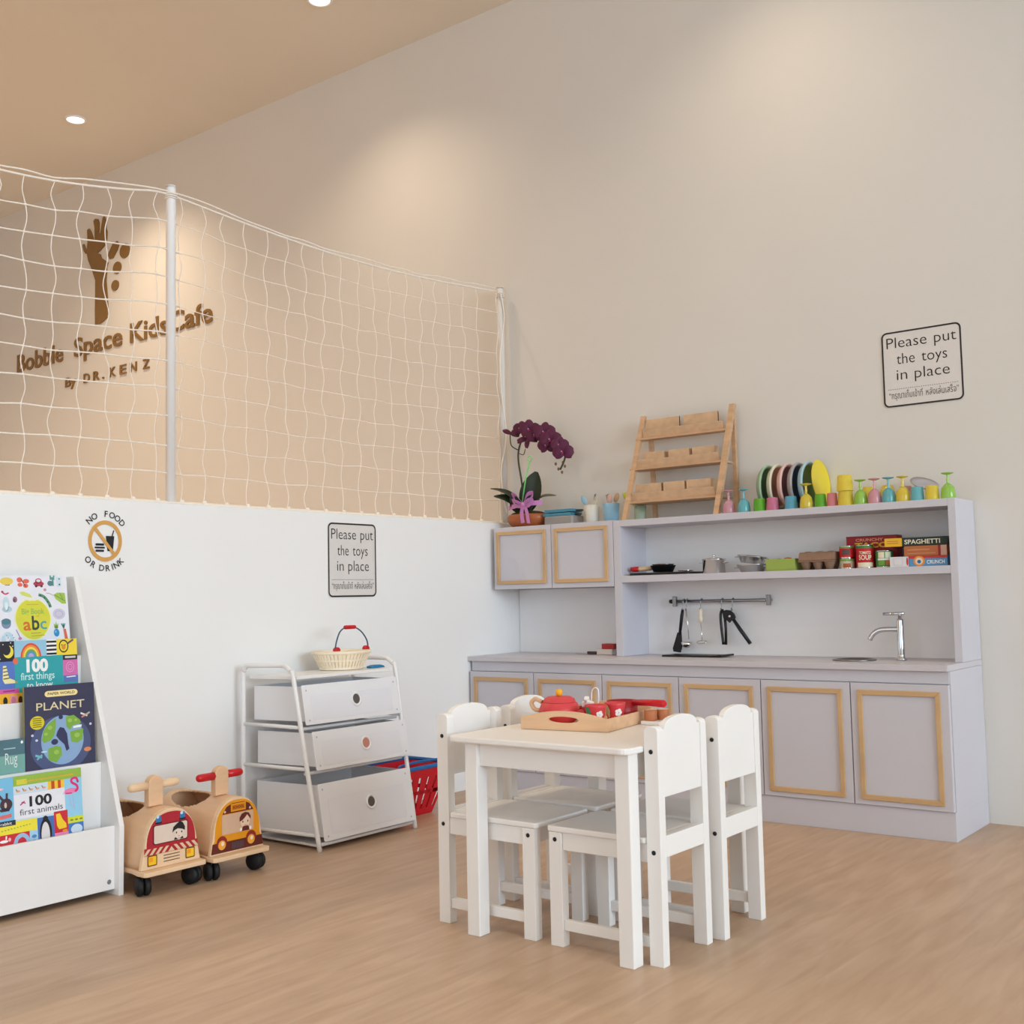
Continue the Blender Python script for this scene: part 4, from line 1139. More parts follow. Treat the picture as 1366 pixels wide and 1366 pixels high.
# red pan, blocks
t = thing('toy_pan', 'red toy pan with long red handle reaching over the tray edge', 'pan', (1.626, -1.690, TB))
F = Matrix.Translation((1.626, -1.690, TB))
b = MB(); b.lathe([(0, 0), (.036, 0), (.042, .010), (.044, .054), (.041, .054), (.039, .012), (0, .008)], M_DRED, F, 32); b.build('bowl', t)
b = MB(); b.tube([(1.668, -1.698, TB + .050), (1.725, -1.706, TB + .052), (1.776, -1.715, TB + .052), (1.780, -1.716, TB + .052)], [.008, .0095, .0105, .007], M_RED, 16); b.build('handle', t)
b = MB(); b.box(1.704, 1.764, -1.722, -1.640, TT + .0005, TT + .011, M_CHAIR, .002); tag(b.build('white_board'), 'small white board under the round wooden blocks beside the tray', 'board')
M_BLOCK = wood('round_block_wood', (188, 116, 76), .1, (10, 10, 10))
for x, y, lab in ((1.724, -1.700, 'front round brown wooden block beside the tray'), (1.742, -1.664, 'rear round brown wooden block beside the tray')):
    b = MB(); b.lathe([(0, 0), (.017, 0), (.018, .001), (.018, .027), (.017, .028), (0, .028)], M_BLOCK, Matrix.Translation((x, y, TT + .0115)), 24); b.lathe([(.0, .0283), (.0165, .0283)], M_BIRCHL, Matrix.Translation((x, y, TT + .0115)), 24)
    tag(b.build('wooden_block'), lab, 'block', 'round wooden blocks')

# ------------------------------------------------------------------ drawer unit on the left
t = thing('drawer_unit', 'white tubular storage unit with three frosted plastic drawers by the half wall', 'drawer unit', (.2, -1.45, 0))
def xf(z, o=0.0):
    return .383 - .185 * z + o
for y0, y1, y2 in ((-1.746, -1.710, -1.690), (-1.19, -1.187, -1.203)):
    b = MB()
    pts = [(.030, y0, 0), (.030, y0, .30), (.030, y0, .595), (.034, y0, .622), (.052, y0, .640), (.09, y0, .642), (.19, y1, .642), (.222, y1, .638), (.246, y1, .622), (.262, y1, .594), (.312, (y1 + y2) / 2, .31), (.370, y2, 0)]
    b.tube(bez(pts, 5), .0085, M_WHITE, 12); b.build('side_frame', t)
    for z in (.425, .280, .055):
        xe = .370 - (.370 - .262) * z / .594
        yy = y0 + (y2 - y0) * .3
        b = MB(); b.tube([(.038, y0, z + .006), (xe - .006, y1 + (y2 - y1) * (1 - z / .6), z)], .0068, M_WHITE, 10); b.build('side_bar', t)
b = MB(); b.tube([(.360, -1.680, .022), (.362, -1.213, .022)], .0065, M_WHITE, 10); b.build('front_bar', t)
for z in (.422, .268):
    b = MB(); b.tube([(.270 - .1 * (z - .42) * 1.7, -1.690, z - .006), (.272 - .1 * (z - .42) * 1.7, -1.200, z - .006)], .006, M_WHITE, 10); b.build('front_bar', t)
b = MB(); b.prism([(.042, -1.728), (.262, -1.695), (.262, -1.205), (.042, -1.205)], M_WHITE, frame((0, 0, .592), (1, 0, 0), (0, 1, 0)), .012, .002); b.build('top_shelf', t)
b = MB(); b.box(.0, .335, -1.672, -1.225, .010, .018, M_WHITE, .002); b.build('bottom_shelf', t)
M_HOLE_SHADE = ink(92, 84, 80); M_HOLEP = ink(196, 132, 118); M_RIV = ink(178, 178, 186)  # grip disc colours hold the shade and contents inside the drawers
for z0, z1, xo, ya, yb, hm in ((.432, .572, 0.0, -1.688, -1.203, M_HOLE_SHADE), (.274, .408, .006, -1.672, -1.193, M_HOLEP), (.034, .228, .004, -1.676, -1.214, M_HOLE_SHADE)):
    b = MB(); m = M_FROST
    y0 = ya + .012; y1 = yb - .012; zt = z1 - .006; zb = z0 + .012
    xa = .05
    def quadbox(p):
        b.add(p, [(0, 1, 2, 3), (7, 6, 5, 4), (0, 4, 5, 1), (1, 5, 6, 2), (2, 6, 7, 3), (3, 7, 4, 0)], m)
    def side(y, th, yr):
        quadbox([(xa, yr, zb), (xf(zb, xo - .006), y, zb), (xf(zt, xo - .006), y, zt), (xa, yr, zt), (xa, yr + th, zb), (xf(zb, xo - .006), y + th, zb), (xf(zt, xo - .006), y + th, zt), (xa, yr + th, zt)])
    side(y0, .003, y0 - .036); side(y1 - .003, .003, y1 - .003)
    b.box(xa, xa + .003, y0 - .0328, y1 - .0032, zb, zt, m); b.box(xa + .0035, xf(zb, xo - .008), y0 + .0035, y1 - .0035, zb, zb + .003, m)
    d = b.build('drawer', t)
    V = Vector((xf(z1, xo) - xf(z0, xo), 0, z1 - z0)); H = V.length
    F = frame((xf(z0, xo), ya, z0), (0, 1, 0), V); Wd = yb - ya
    b = MB(); b.prism(rr_pts(0, 0, Wd, H, .006), m, F @ Matrix.Translation((0, 0, -.004)), .0045, .001)
    pd = Pad(b, F, 1, 1, .0006)
    pd.rrect(.035, H * .10, Wd - .04, H * .72, .008, M_FROST2, 2)
    for u in (.018, Wd - .02):
        for v in (.016, H - .02):
            pd.ell(u, v, .0032, .0032, M_RIV, 3, 12)
    b.build('drawer_front', d)
    b = MB(); b.lathe([(.0265, .0015), (.0265, .005), (.0235, .0065), (.019, .005), (.0182, .0015)], M_WHITE, F @ Matrix.Translation((Wd * .53, H * .52, 0)), 28); b.build('grip_ring', d)
    b = MB(); b.lathe([(0, .0022), (.0186, .0022)], hm, F @ Matrix.Translation((Wd * .53, H * .52, 0)), 24); b.build('grip_hole_disc', d)  # flat disc, no opening cut; the dim inside is put into its colour

# small cream basket on top
cx, cy, cz = .125, -1.345, .6045
t = thing('play_basket', 'cream slatted basket with red and blue carry handle on the drawer unit', 'basket', (cx, cy, cz))
F = Matrix.Translation((cx, cy, cz)) @ Matrix.Scale(.82, 4, (1, 0, 0))
b = MB(); b.lathe([(0, 0.001), (.090, .001), (.093, .004), (.093, .010), (.09, .012), (0, .008)], M_CREAM, F, 40); b.build('base', t)
b = MB()
for k in range(44):
    a = 2 * PI * k / 44
    p0 = F @ Vector((.091 * math.cos(a), .091 * math.sin(a), .008)); p1 = F @ Vector((.121 * math.cos(a), .121 * math.sin(a), .064))
    s_ = Vector((-math.sin(a), math.cos(a), 0)) * .0043; o_ = Vector((math.cos(a), math.sin(a), -.4)).normalized() * .0012
    b.add([p0 - s_ - o_, p0 + s_ - o_, p1 + s_ * 1.25 - o_, p1 - s_ * 1.25 - o_, p0 - s_ + o_, p0 + s_ + o_, p1 + s_ * 1.25 + o_, p1 - s_ * 1.25 + o_], [(0, 1, 2, 3), (7, 6, 5, 4), (0, 4, 5, 1), (1, 5, 6, 2), (2, 6, 7, 3), (3, 7, 4, 0)], M_CREAM)
b.build('slatted_wall', t)
b = MB(); b.lathe([(.119, .060), (.126, .062), (.127, .072), (.121, .073), (.118, .068), (.119, .060)], M_CREAM, F, 44)
b.lathe([(.1045, .033), (.109, .034), (.1095, .039), (.105, .040)], M_CREAM, F, 44); b.build('rim', t)
for s_ in (-1, 1):
    b = MB(); b.prism([(.014 * math.cos(a * PI / 10), .016 * math.sin(a * PI / 10)) for a in range(11)], M_RED, frame((cx + .047, cy + s_ * .078, cz + .074), (0, 1, 0), (0, 0, 1)), .018, .003); b.build('handle_ear', t)
b = MB(); b.tube(bez([(cx + .058, cy - .088, cz + .078), (cx + .058, cy - .080, cz + .112), (cx + .052, cy - .055, cz + .148), (cx + .048, cy - .02, cz + .163), (cx + .048, cy + .02, cz + .163), (cx + .052, cy + .055, cz + .146), (cx + .058, cy + .080, cz + .112), (cx + .058, cy + .088, cz + .078)], 6), .0028, ink(62, 84, 110), 8); b.build('handle_wire', t)
b = MB(); b.tube([(cx + .048, cy - .029, cz + .163), (cx + .048, cy - .026, cz + .163), (cx + .048, cy + .026, cz + .163), (cx + .048, cy + .029, cz + .163)], [.006, .0078, .0078, .006], M_RED, 14); b.build('grip', t)
b = MB(); b.prism([(.0, 0), (.075, 0), (.068, .008), (.05, .012), (.02, .011), (0, .007)], mat('teal_blue_plastic', (22, 122, 168), .4), frame((.17, -1.255, .6045), (0, 1, 0), (0, 0, 1)), .03, .002); tag(b.build('toy_scoop'), 'flat blue plastic toy lying beside the cream basket', 'toy')

# red shopping basket on the floor
t = thing('shopping_basket', 'red toy shopping basket with blue rim on the floor behind the drawer unit', 'basket', (.16, -1.0, 0))
tx0, tx1, ty0, ty1, th_ = .0, .25, -1.163, -.845, .192
bx0, bx1, by0, by1 = .045, .205, -1.112, -.925
def lerp2(u, v, f, wall):
    """point on a tapered wall: u 0..1 along, f 0..1 up"""
    X0 = bx0 + (tx0 - bx0) * f; X1 = bx1 + (tx1 - bx1) * f; Y0 = by0 + (ty0 - by0) * f; Y1 = by1 + (ty1 - by1) * f
    z = .003 + (th_ - .003) * f
    return {'f': (X1, Y0 + (Y1 - Y0) * u, z), 'b': (X0, Y0 + (Y1 - Y0) * u, z), 'l': (X0 + (X1 - X0) * u, Y0, z), 'r': (X0 + (X1 - X0) * u, Y1, z)}[wall]
b = MB(); b.box(bx0, bx1, by0, by1, 0.0005, .005, M_REDP, .001); b.build('base', t)
for wl in 'fblr':
    b = MB()
    def strip(u0, u1, f0, f1):
        p = [Vector(lerp2(u, 0, f, wl)) for u, f in ((u0, f0), (u1, f0), (u1, f1), (u0, f1))]
        nn = (p[1] - p[0]).cross(p[3] - p[0]).normalized() * .0016
        b.add([q - nn for q in p] + [q + nn for q in p], [(0, 1, 2, 3), (7, 6, 5, 4), (0, 4, 5, 1), (1, 5, 6, 2), (2, 6, 7, 3), (3, 7, 4, 0)], M_REDP)
    strip(0, 1, 0, .12); strip(0, 1, .80, 1); strip(0, 1, .44, .52)
    nb = 7 if wl in 'fb' else 5
    for k in range(nb):
        u = k / (nb - 1)
        strip(max(0, u - .06), min(1, u + .06), .12, .80)
    b.build('slotted_wall', t)
b = MB(); b.tube([(p[0], p[1], th_ + .004) for p in rr_pts(tx0 - .003, ty0 - .003, tx1 + .003, ty1 + .003, .02)], .0085, M_BLUE, 8, closed=True); b.build('rim', t)
b = MB(); b.tube(bez([(.243, -1.156, th_ + .013), (.225, -1.12, th_ + .020), (.215, -1.01, th_ + .022), (.225, -.89, th_ + .020), (.243, -.85, th_ + .013)], 6), .0055, M_BLUE, 8); b.build('handle', t)

# ------------------------------------------------------------------ book display stand
BY0, BY1 = -3.28, -2.412
t = thing('book_stand', 'white sloping book display stand against the half wall', 'book stand', (.13, -2.85, 0))
prof = [(-.018, 0), (.292, 0), (.294, .205), (.034, .966), (-.018, .966)]
for y in (BY0 + .016, BY1):
    b = MB(); b.prism(prof, M_WHITE, frame((0, y, 0), (1, 0, 0), (0, 0, 1)), .016, .001); b.build('side_panel', t)
ya, yb = BY0 + .0165, BY1 - .0165
b = MB(); b.box(-.016, -.006, ya, yb, .02, .95, M_WHITE); b.build('back_panel', t)
for x, z0, z1 in ((.270, .018, .206), (.196, .10, .391), (.136, .28, .588), (.080, .47, .715)):
    b = MB(); b.box(x - .011, x, ya, yb, z0, z1, M_WHITE, .001); b.build('front_lip', t)
for x0, x1, z in ((.1965, .2585, .12), (.1365, .1845, .32), (.0805, .1245, .50), (-.0055, .0685, .69)):
    b = MB(); b.box(x0, x1, ya, yb, z, z + .01, M_WHITE); b.build('pocket_floor', t)
b = MB(); b.lathe([(0, .0012), (.006, .0012), (.007, 0)], ink(120, 122, 124, .3), Matrix.Translation((.2703, -2.447, .042)) @ Matrix.Rotation(PI / 2, 4, 'Y'), 16); b.build('screw_cap', t)

def book(y0, w, z0, x0, h, lean, th, base, spine, label, draw):
    F = frame((x0, y0, z0), (0, 1, 0), (-lean, 0, h))
    H = math.hypot(lean, h)
    t = thing('picture_book', label, 'book', (x0 - .005, y0 + w / 2, z0), 0, 'picture books in the display stand')
    b = MB(); b.prism([(0, 0), (w, 0), (w, H), (0, H)], base, F @ Matrix.Translation((0, 0, -.0016)), .0016)
    draw(b, F, w, H); b.build('front_cover', t)
    b = MB(); b.prism([(0, 0), (w, 0), (w, H), (0, H)], spine, F @ Matrix.Translation((0, 0, -th)), .0014)
    b.prism([(0, 0), (.002, 0), (.002, H), (0, H)], spine, F @ Matrix.Translation((0, 0, -th + .0014)), th - .003); b.build('back_cover', t)
    b = MB(); b.prism([(.0022, .003), (w - .003, .003), (w - .003, H - .003), (.0022, H - .003)], ink(236, 230, 216), F @ Matrix.Translation((0, 0, -th + .0015)), th - .0033); b.build('pages', t)

class Art:
    """draws in the coordinates of a traced layout: x to the right, y downwards"""
    def __init__(s, mb, F, w, H, xa, xb, ya, yb):
        # xa..xb span the cover width, ya (top) .. yb (bottom) its height
        s.p = Pad(mb, F, w / (xb - xa), H / (yb - ya), .00022); s.xa = xa; s.yb = yb
    def c(s, x, y):
        return (x - s.xa, s.yb - y)
    def poly(s, pts, m, lv=1):
        s.p.poly([s.c(*q) for q in pts], m, lv)
    def rect(s, x0, y0, x1, y1, m, lv=1):
        s.poly([(x0, y1), (x1, y1), (x1, y0), (x0, y0)], m, lv)
    def ell(s, x, y, rx, ry, m, lv=1, n=24, a0=0, a1=360):
        q = s.c(x, y); s.p.ell(q[0], q[1], rx, ry, m, lv, n, a0, a1)
    def ring(s, x, y, rx, ry, w, m, lv=1, a0=0, a1=360):
        q = s.c(x, y); s.p.ring(q[0], q[1], rx, ry, w, m, lv, 32, a0, a1)
    def line(s, pts, w, m, lv=1):
        s.p.line([s.c(*q) for q in pts], w, m, lv)
    def curve(s, pts, w, m, lv=1):
        s.line([(v.x, v.y) for v in bez([(q[0], q[1], 0) for q in pts], 6)], w, m, lv)
    def text(s, tx, x, y, m, w=None, size=100, lv=1, align='l', offset=0.0):
        q = s.c(x, y); s.p.text(tx, q[0], q[1], m, w, size, lv, align, offset)

def d_abc(b, F, w, H):
    a = Art(b, F, w, H, -60, 1130, 95, 1420)
    yl = ink(216, 214, 66); ltb = ink(206, 226, 236)
    a.ell(135, 185, 105, 58, ink(232, 206, 90), 1); a.line([(110, 243), (185, 243)], 12, ink(70, 70, 78), 1)
    red = ink(226, 106, 84)
    for x, y, rx, ry in ((345, 165, 45, 40), (450, 185, 52, 34), (350, 240, 40, 30), (440, 255, 42, 34)):
        a.ell(x, y, rx, ry, red, 1)
    a.line([(370, 150), (440, 270)], 16, ink(150, 60, 50), 2)
    a.ell(655, 225, 88, 40, ink(190, 62, 84), 1); a.ell(655, 185, 55, 45, ink(190, 62, 84), 1); a.ell(655, 178, 36, 22, ltb, 2); a.ell(612, 262, 22, 20, ink(90, 50, 60), 2); a.ell(700, 262, 22, 20, ink(90, 50, 60), 2)
    tl_ = ink(92, 158, 150)
    a.rect(845, 120, 925, 165, tl_); a.rect(845, 95, 868, 120, tl_); a.rect(905, 95, 930, 120, tl_); a.ell(850, 220, 48, 42, ink(88, 130, 140), 1); a.rect(880, 165, 910, 260, tl_, 1)
    a.poly([(945, 120), (1035, 130), (1035, 270), (965, 275)], ltb, 1); a.ell(1005, 150, 12, 12, ink(70, 84, 104), 2); a.ell(1005, 238, 14, 14, ink(70, 84, 104), 2)
    a.curve([(55, 350), (105, 380), (160, 362)], 22, ink(196, 70, 110), 1); a.ell(60, 345, 20, 16, ink(196, 70, 110), 1)
    a.ell(110, 530, 55, 110, ink(198, 222, 232), 1); a.ell(120, 610, 80, 48, ink(180, 208, 222), 1); a.ell(110, 560, 28, 60, ink(226, 240, 244), 2)
    a.ell(255, 465, 36, 46, ink(150, 110, 130), 1); a.ell(240, 480, 20, 26, ink(110, 70, 96), 2)
    a.poly([(330, 350), (400, 345), (500, 385), (540, 440), (460, 430), (370, 400)], ink(214, 222, 110), 1)
    app = [(530 + 285 * math.cos(q) * (1 - .10 * max(0, -math.sin(q))), 770 - 310 * math.sin(q) + (26 if abs(q - PI / 2) < .2 else 0)) for q in [k * 2 * PI / 40 for k in range(40)]]
    a.poly(app[::-1], yl, 3)
    a.poly([(530 + (x - 530) * 1.06, 770 + (y - 770) * 1.06) for x, y in app[::-1]], ink(238, 238, 190), 2)
    gt = ink(150, 190, 80)
    a.text('Big Book', 350, 690, gt, w=370, size=120, lv=4, offset=.02); a.text('of', 575, 740, ink(220, 160, 40), w=60, size=60, lv=4)
    a.line([(430, 545), (630, 545)], 10, ink(190, 180, 50), 4)
    a.text('a', 362, 935, ink(214, 110, 40), w=125, size=270, lv=4, offset=.02); a.text('b', 505, 930, ink(60, 66, 60), w=120, size=300, lv=4, offset=.02); a.text('c', 640, 925, ink(70, 160, 170), w=105, size=260, lv=4, offset=.01)
    a.line([(480, 985), (640, 980)], 12, ink(170, 160, 50), 4); a.line([(490, 1028), (700, 1018)], 12, ink(186, 170, 50), 4)
    a.curve([(640, 395), (730, 430), (800, 520), (830, 595)], 46, ink(96, 150, 100), 4); 
    for x, y in ((670, 410), (735, 445), (785, 510), (815, 570)):
        a.ell(x, y, 14, 14, ink(52, 76, 130), 5)
    a.ell(755, 320, 26, 22, ink(210, 140, 170), 1); a.curve([(770, 370), (830, 380), (890, 410)], 9, ink(200, 130, 170), 1)
    a.poly([(890, 400), (960, 365), (1085, 370), (1100, 540), (1030, 540), (930, 470)], ink(164, 196, 80), 1); a.line([(910, 400), (1080, 500)], 10, ink(100, 146, 70), 2); a.line([(1000, 375), (1050, 480)], 10, ink(100, 146, 70), 2)
    a.ell(965, 700, 105, 85, ink(206, 202, 222), 1); a.ring(965, 700, 70, 55, 14, ink(186, 182, 210), 2)
    for k in (-40, 0, 40):
        a.poly([(905 + k, 840 if k else 815), (935, 925), (875, 925)], ink(150, 186, 84), 1)
    a.ell(905, 990, 48, 62, ink(50, 146, 200), 2); a.ell(890, 975, 16, 20, ink(110, 190, 226), 3)
    a.poly([(1020, 930), (1065, 935), (1100, 1130), (1045, 1135)], ink(222, 108, 72), 1)
    for k in (-30, 0, 30):
        a.line([(1030, 925), (1025 + k, 850)], 16, ink(40, 110, 110), 2)
    a.ell(95, 825, 75, 78, ink(130, 146, 176), 1); a.ell(95, 795, 75, 46, ink(84, 130, 142), 2)
    a.line([(245, 920), (300, 1040)], 14, ink(150, 120, 180), 1); a.ell(300, 1055, 28, 24, ink(206, 130, 180), 2)
    for x, y, rx, ry in ((110, 990, 60, 40), (40, 1080, 34, 80), (170, 1060, 30, 50)):
        a.ell(x, y, rx, ry, ink(196, 218, 232), 1)
    for k in range(7):
        a.ell(90 + 22 * k, 1000 + 40 * (k % 4), 9, 9, ink(140, 160, 180), 2)
    a.curve([(420, 1110), (480, 1140), (540, 1145)], 18, ink(206, 200, 110), 1); a.curve([(735, 1105), (790, 1140), (850, 1125)], 30, ink(90, 140, 214), 1)
book(-2.688, .238, .7025, .062, .2665, .036, .011, ink(232, 233, 242), ink(110, 120, 124), 'white alphabet picture book with a yellow apple in the top pocket', d_abc)

def d_thg(b, F, w, H):
    a = Art(b, F, w, H, -60, 1230, 145, 1420)   # crop frame scaled to the cover
    teal = ink(46, 164, 172); nav = ink(36, 34, 48)
    a.rect(-60, 145, 205, 440, nav); a.rect(205, 145, 720, 390, ink(150, 200, 226)); a.rect(885, 145, 1230, 390, ink(242, 214, 60))
    a.rect(720, 145, 885, 390, W_)
    for k in range(4):
        a.rect(720, 165 + 60 * k, 885, 195 + 60 * k, K_, 2)
    cols = [(220, 76, 60), (236, 150, 60), (242, 214, 80), (110, 170, 90), (90, 150, 200), (186, 170, 220)]
    for k, cc in enumerate(cols):
        a.ell(465, 390, 165 - 24 * k, 205 - 30 * k, ink(*cc), 2 + k, 24, 0, 180)
    a.ell(110, 300, 80, 92, ink(240, 220, 80), 2); a.ell(80, 270, 66, 78, nav, 3)
    for x, y in ((150, 170), (180, 220), (30, 190), (-20, 400)):
        a.ell(x, y, 8, 8, W_, 2)
    a.ring(1005, 255, 80, 98, 16, K_, 2); a.ell(1005, 270, 34, 40, ink(220, 150, 40), 2); a.line([(1075, 215), (1170, 160)], 30, ink(110, 84, 110), 3); a.ell(975, 235, 9, 9, K_, 3); a.ell(1030, 235, 9, 9, K_, 3)
    a.rect(-60, 440, 230, 900, ink(88, 120, 196)); a.rect(200, 385, 985, 1000, teal, 2)
    a.rect(985, 390, 1230, 465, nav); a.rect(1020, 410, 1200, 440, ink(206, 206, 200), 2)
    a.rect(985, 465, 1230, 700, ink(216, 110, 176)); a.rect(985, 700, 1230, 800, ink(96, 120, 190)); a.line([(1035, 725), (1190, 718)], 16, W_, 2)
    a.ring(1100, 575, 70, 80, 9, ink(232, 166, 204), 2); a.ring(1100, 575, 38, 46, 8, ink(232, 166, 204), 2)
    a.ell(215, 440, 42, 46, ink(226, 110, 80), 4)
    cr = ink(240, 230, 170)
    a.poly([(20, 500), (70, 500), (110, 680), (230, 730), (240, 760), (40, 760), (10, 700)], cr, 2)
    for k in range(4):
        a.line([(20, 540 + 50 * k), (80 + 12 * k, 530 + 50 * k)], 14, nav, 3)
    a.text('100', 385, 605, W_, w=350, size=245, lv=4, offset=.05); a.text('first things', 290, 725, ink(206, 240, 238), w=545, size=150, lv=4, offset=.01); a.text('to know', 380, 850, W_, w=420, size=130, lv=4, offset=.01)
    a.rect(-60, 840, 260, 905, ink(214, 90, 170), 3); a.line([(10, 872), (190, 866)], 20, ink(150, 50, 120), 4)
    a.rect(-60, 905, 1230, 1250, ink(238, 178, 40), 3); a.rect(110, 930, 230, 1250, ink(236, 160, 150), 4)
    for x, m_ in ((40, K_), (165, ink(206, 120, 150)), (275, ink(70, 40, 30)), (400, K_), (520, ink(90, 130, 60))):
        a.ell(x, 1010, 34, 60, m_, 5)
book(-2.712, .258, .511, .1175, .259, .022, .0095, ink(46, 164, 172), ink(70, 150, 160), 'teal picture book with a rainbow square and big white number', d_thg)

def d_pl(b, F, w, H):
    a = Art(b, F, w, H, 262, 955, 100, 1290)
    dk = ink(60, 58, 70); 
    a.ell(610, 790, 300, 330, ink(78, 88, 128), 1, 40)
    a.p.rrect(455 - 262, 1290 - 235, 785 - 262, 1290 - 165, 34, ink(246, 226, 160), 2)
    a.text('PAPER WORLD', 620, 213, ink(96, 84, 50), w=270, size=42, lv=3, align='c', offset=.02)
    a.text('PLANET', 612, 385, ink(226, 214, 170), w=480, size=130, lv=3, align='c', offset=.004)
    a.ell(378, 520, 70, 78, ink(222, 206, 40), 3)
    for k in range(5):
        a.line([(335, 470 + 24 * k), (420, 470 + 24 * k)], 9, ink(130, 120, 30), 4)
    lb = ink(140, 172, 210); gr = ink(128, 174, 66); gr2 = ink(158, 196, 92); nv = ink(52, 54, 92)
    a.ell(625, 745, 212, 285, lb, 2, 44)
    a.poly([(420, 720), (440, 610), (490, 540), (560, 490), (560, 590), (540, 690), (500, 740), (440, 760)], gr, 3)
    a.poly([(660, 480), (740, 470), (800, 530), (815, 575), (730, 590), (700, 640), (665, 600)], gr, 3)
    a.poly([(700, 660), (835, 640), (825, 770), (770, 800), (710, 780)], gr, 3)
    a.poly([(480, 830), (560, 805), (610, 830), (615, 920), (560, 1000), (480, 960)], gr, 3)
    for x, y, r in ((500, 590, 24), (700, 530, 22), (760, 530, 16), (560, 880, 26), (770, 710, 28), (460, 660, 18)):
        a.ell(x, y, r, r, gr2, 4)
    a.poly([(575, 640), (600, 595), (640, 610), (670, 680), (680, 800), (690, 860), (660, 880), (640, 800), (590, 740), (560, 690)], nv, 3)
    a.ell(545, 760, 34, 34, nv, 3); a.poly([(735, 600), (820, 590), (815, 620), (730, 625)], W_, 4)
    a.ell(610, 480, 22, 26, nv, 3); a.ell(440, 860, 30, 10, ink(180, 220, 230), 4)
    a.line([(810, 455), (880, 495)], 16, ink(230, 226, 220), 4); a.line([(905, 455), (850, 490)], 16, ink(196, 180, 150), 4); a.line([(820, 505), (860, 485)], 14, ink(226, 130, 140), 4)
    for x, y in ((330, 660), (910, 595), (370, 720)):
        a.ell(x, y, 13, 14, ink(210, 214, 236), 3)
    a.line([(355, 890), (420, 920)], 20, ink(120, 196, 206), 4); a.line([(420, 890), (370, 940)], 16, ink(120, 196, 206), 4)
    a.ell(875, 890, 38, 26, ink(222, 140, 90), 4)
book(-2.665, .2265, .331, .1835, .304, .016, .0115, ink(58, 58, 86), ink(150, 146, 84), 'dark blue planet picture book with a green globe', d_pl)

def d_rug(b, F, w, H):
    a = Art(b, F, w, H, -600, 250, 660, 1150)
    a.rect(-600, 800, 250, 1150, ink(120, 170, 162), 1); a.text('Rug', 20, 880, ink(226, 232, 228), w=140, size=150, lv=2, offset=-.004)
    a.line([(5, 738), (140, 738)], 12, ink(170, 200, 206), 2); a.ell(215, 692, 14, 14, W_, 2)
    a.poly([(20, 990), (60, 960), (120, 975), (140, 990)], ink(120, 110, 96), 2)
book(-2.89, .2235, .331, .1835, .157, .008, .010, ink(80, 116, 128), ink(60, 90, 100), 'grey green picture book beside the planet book', d_rug)

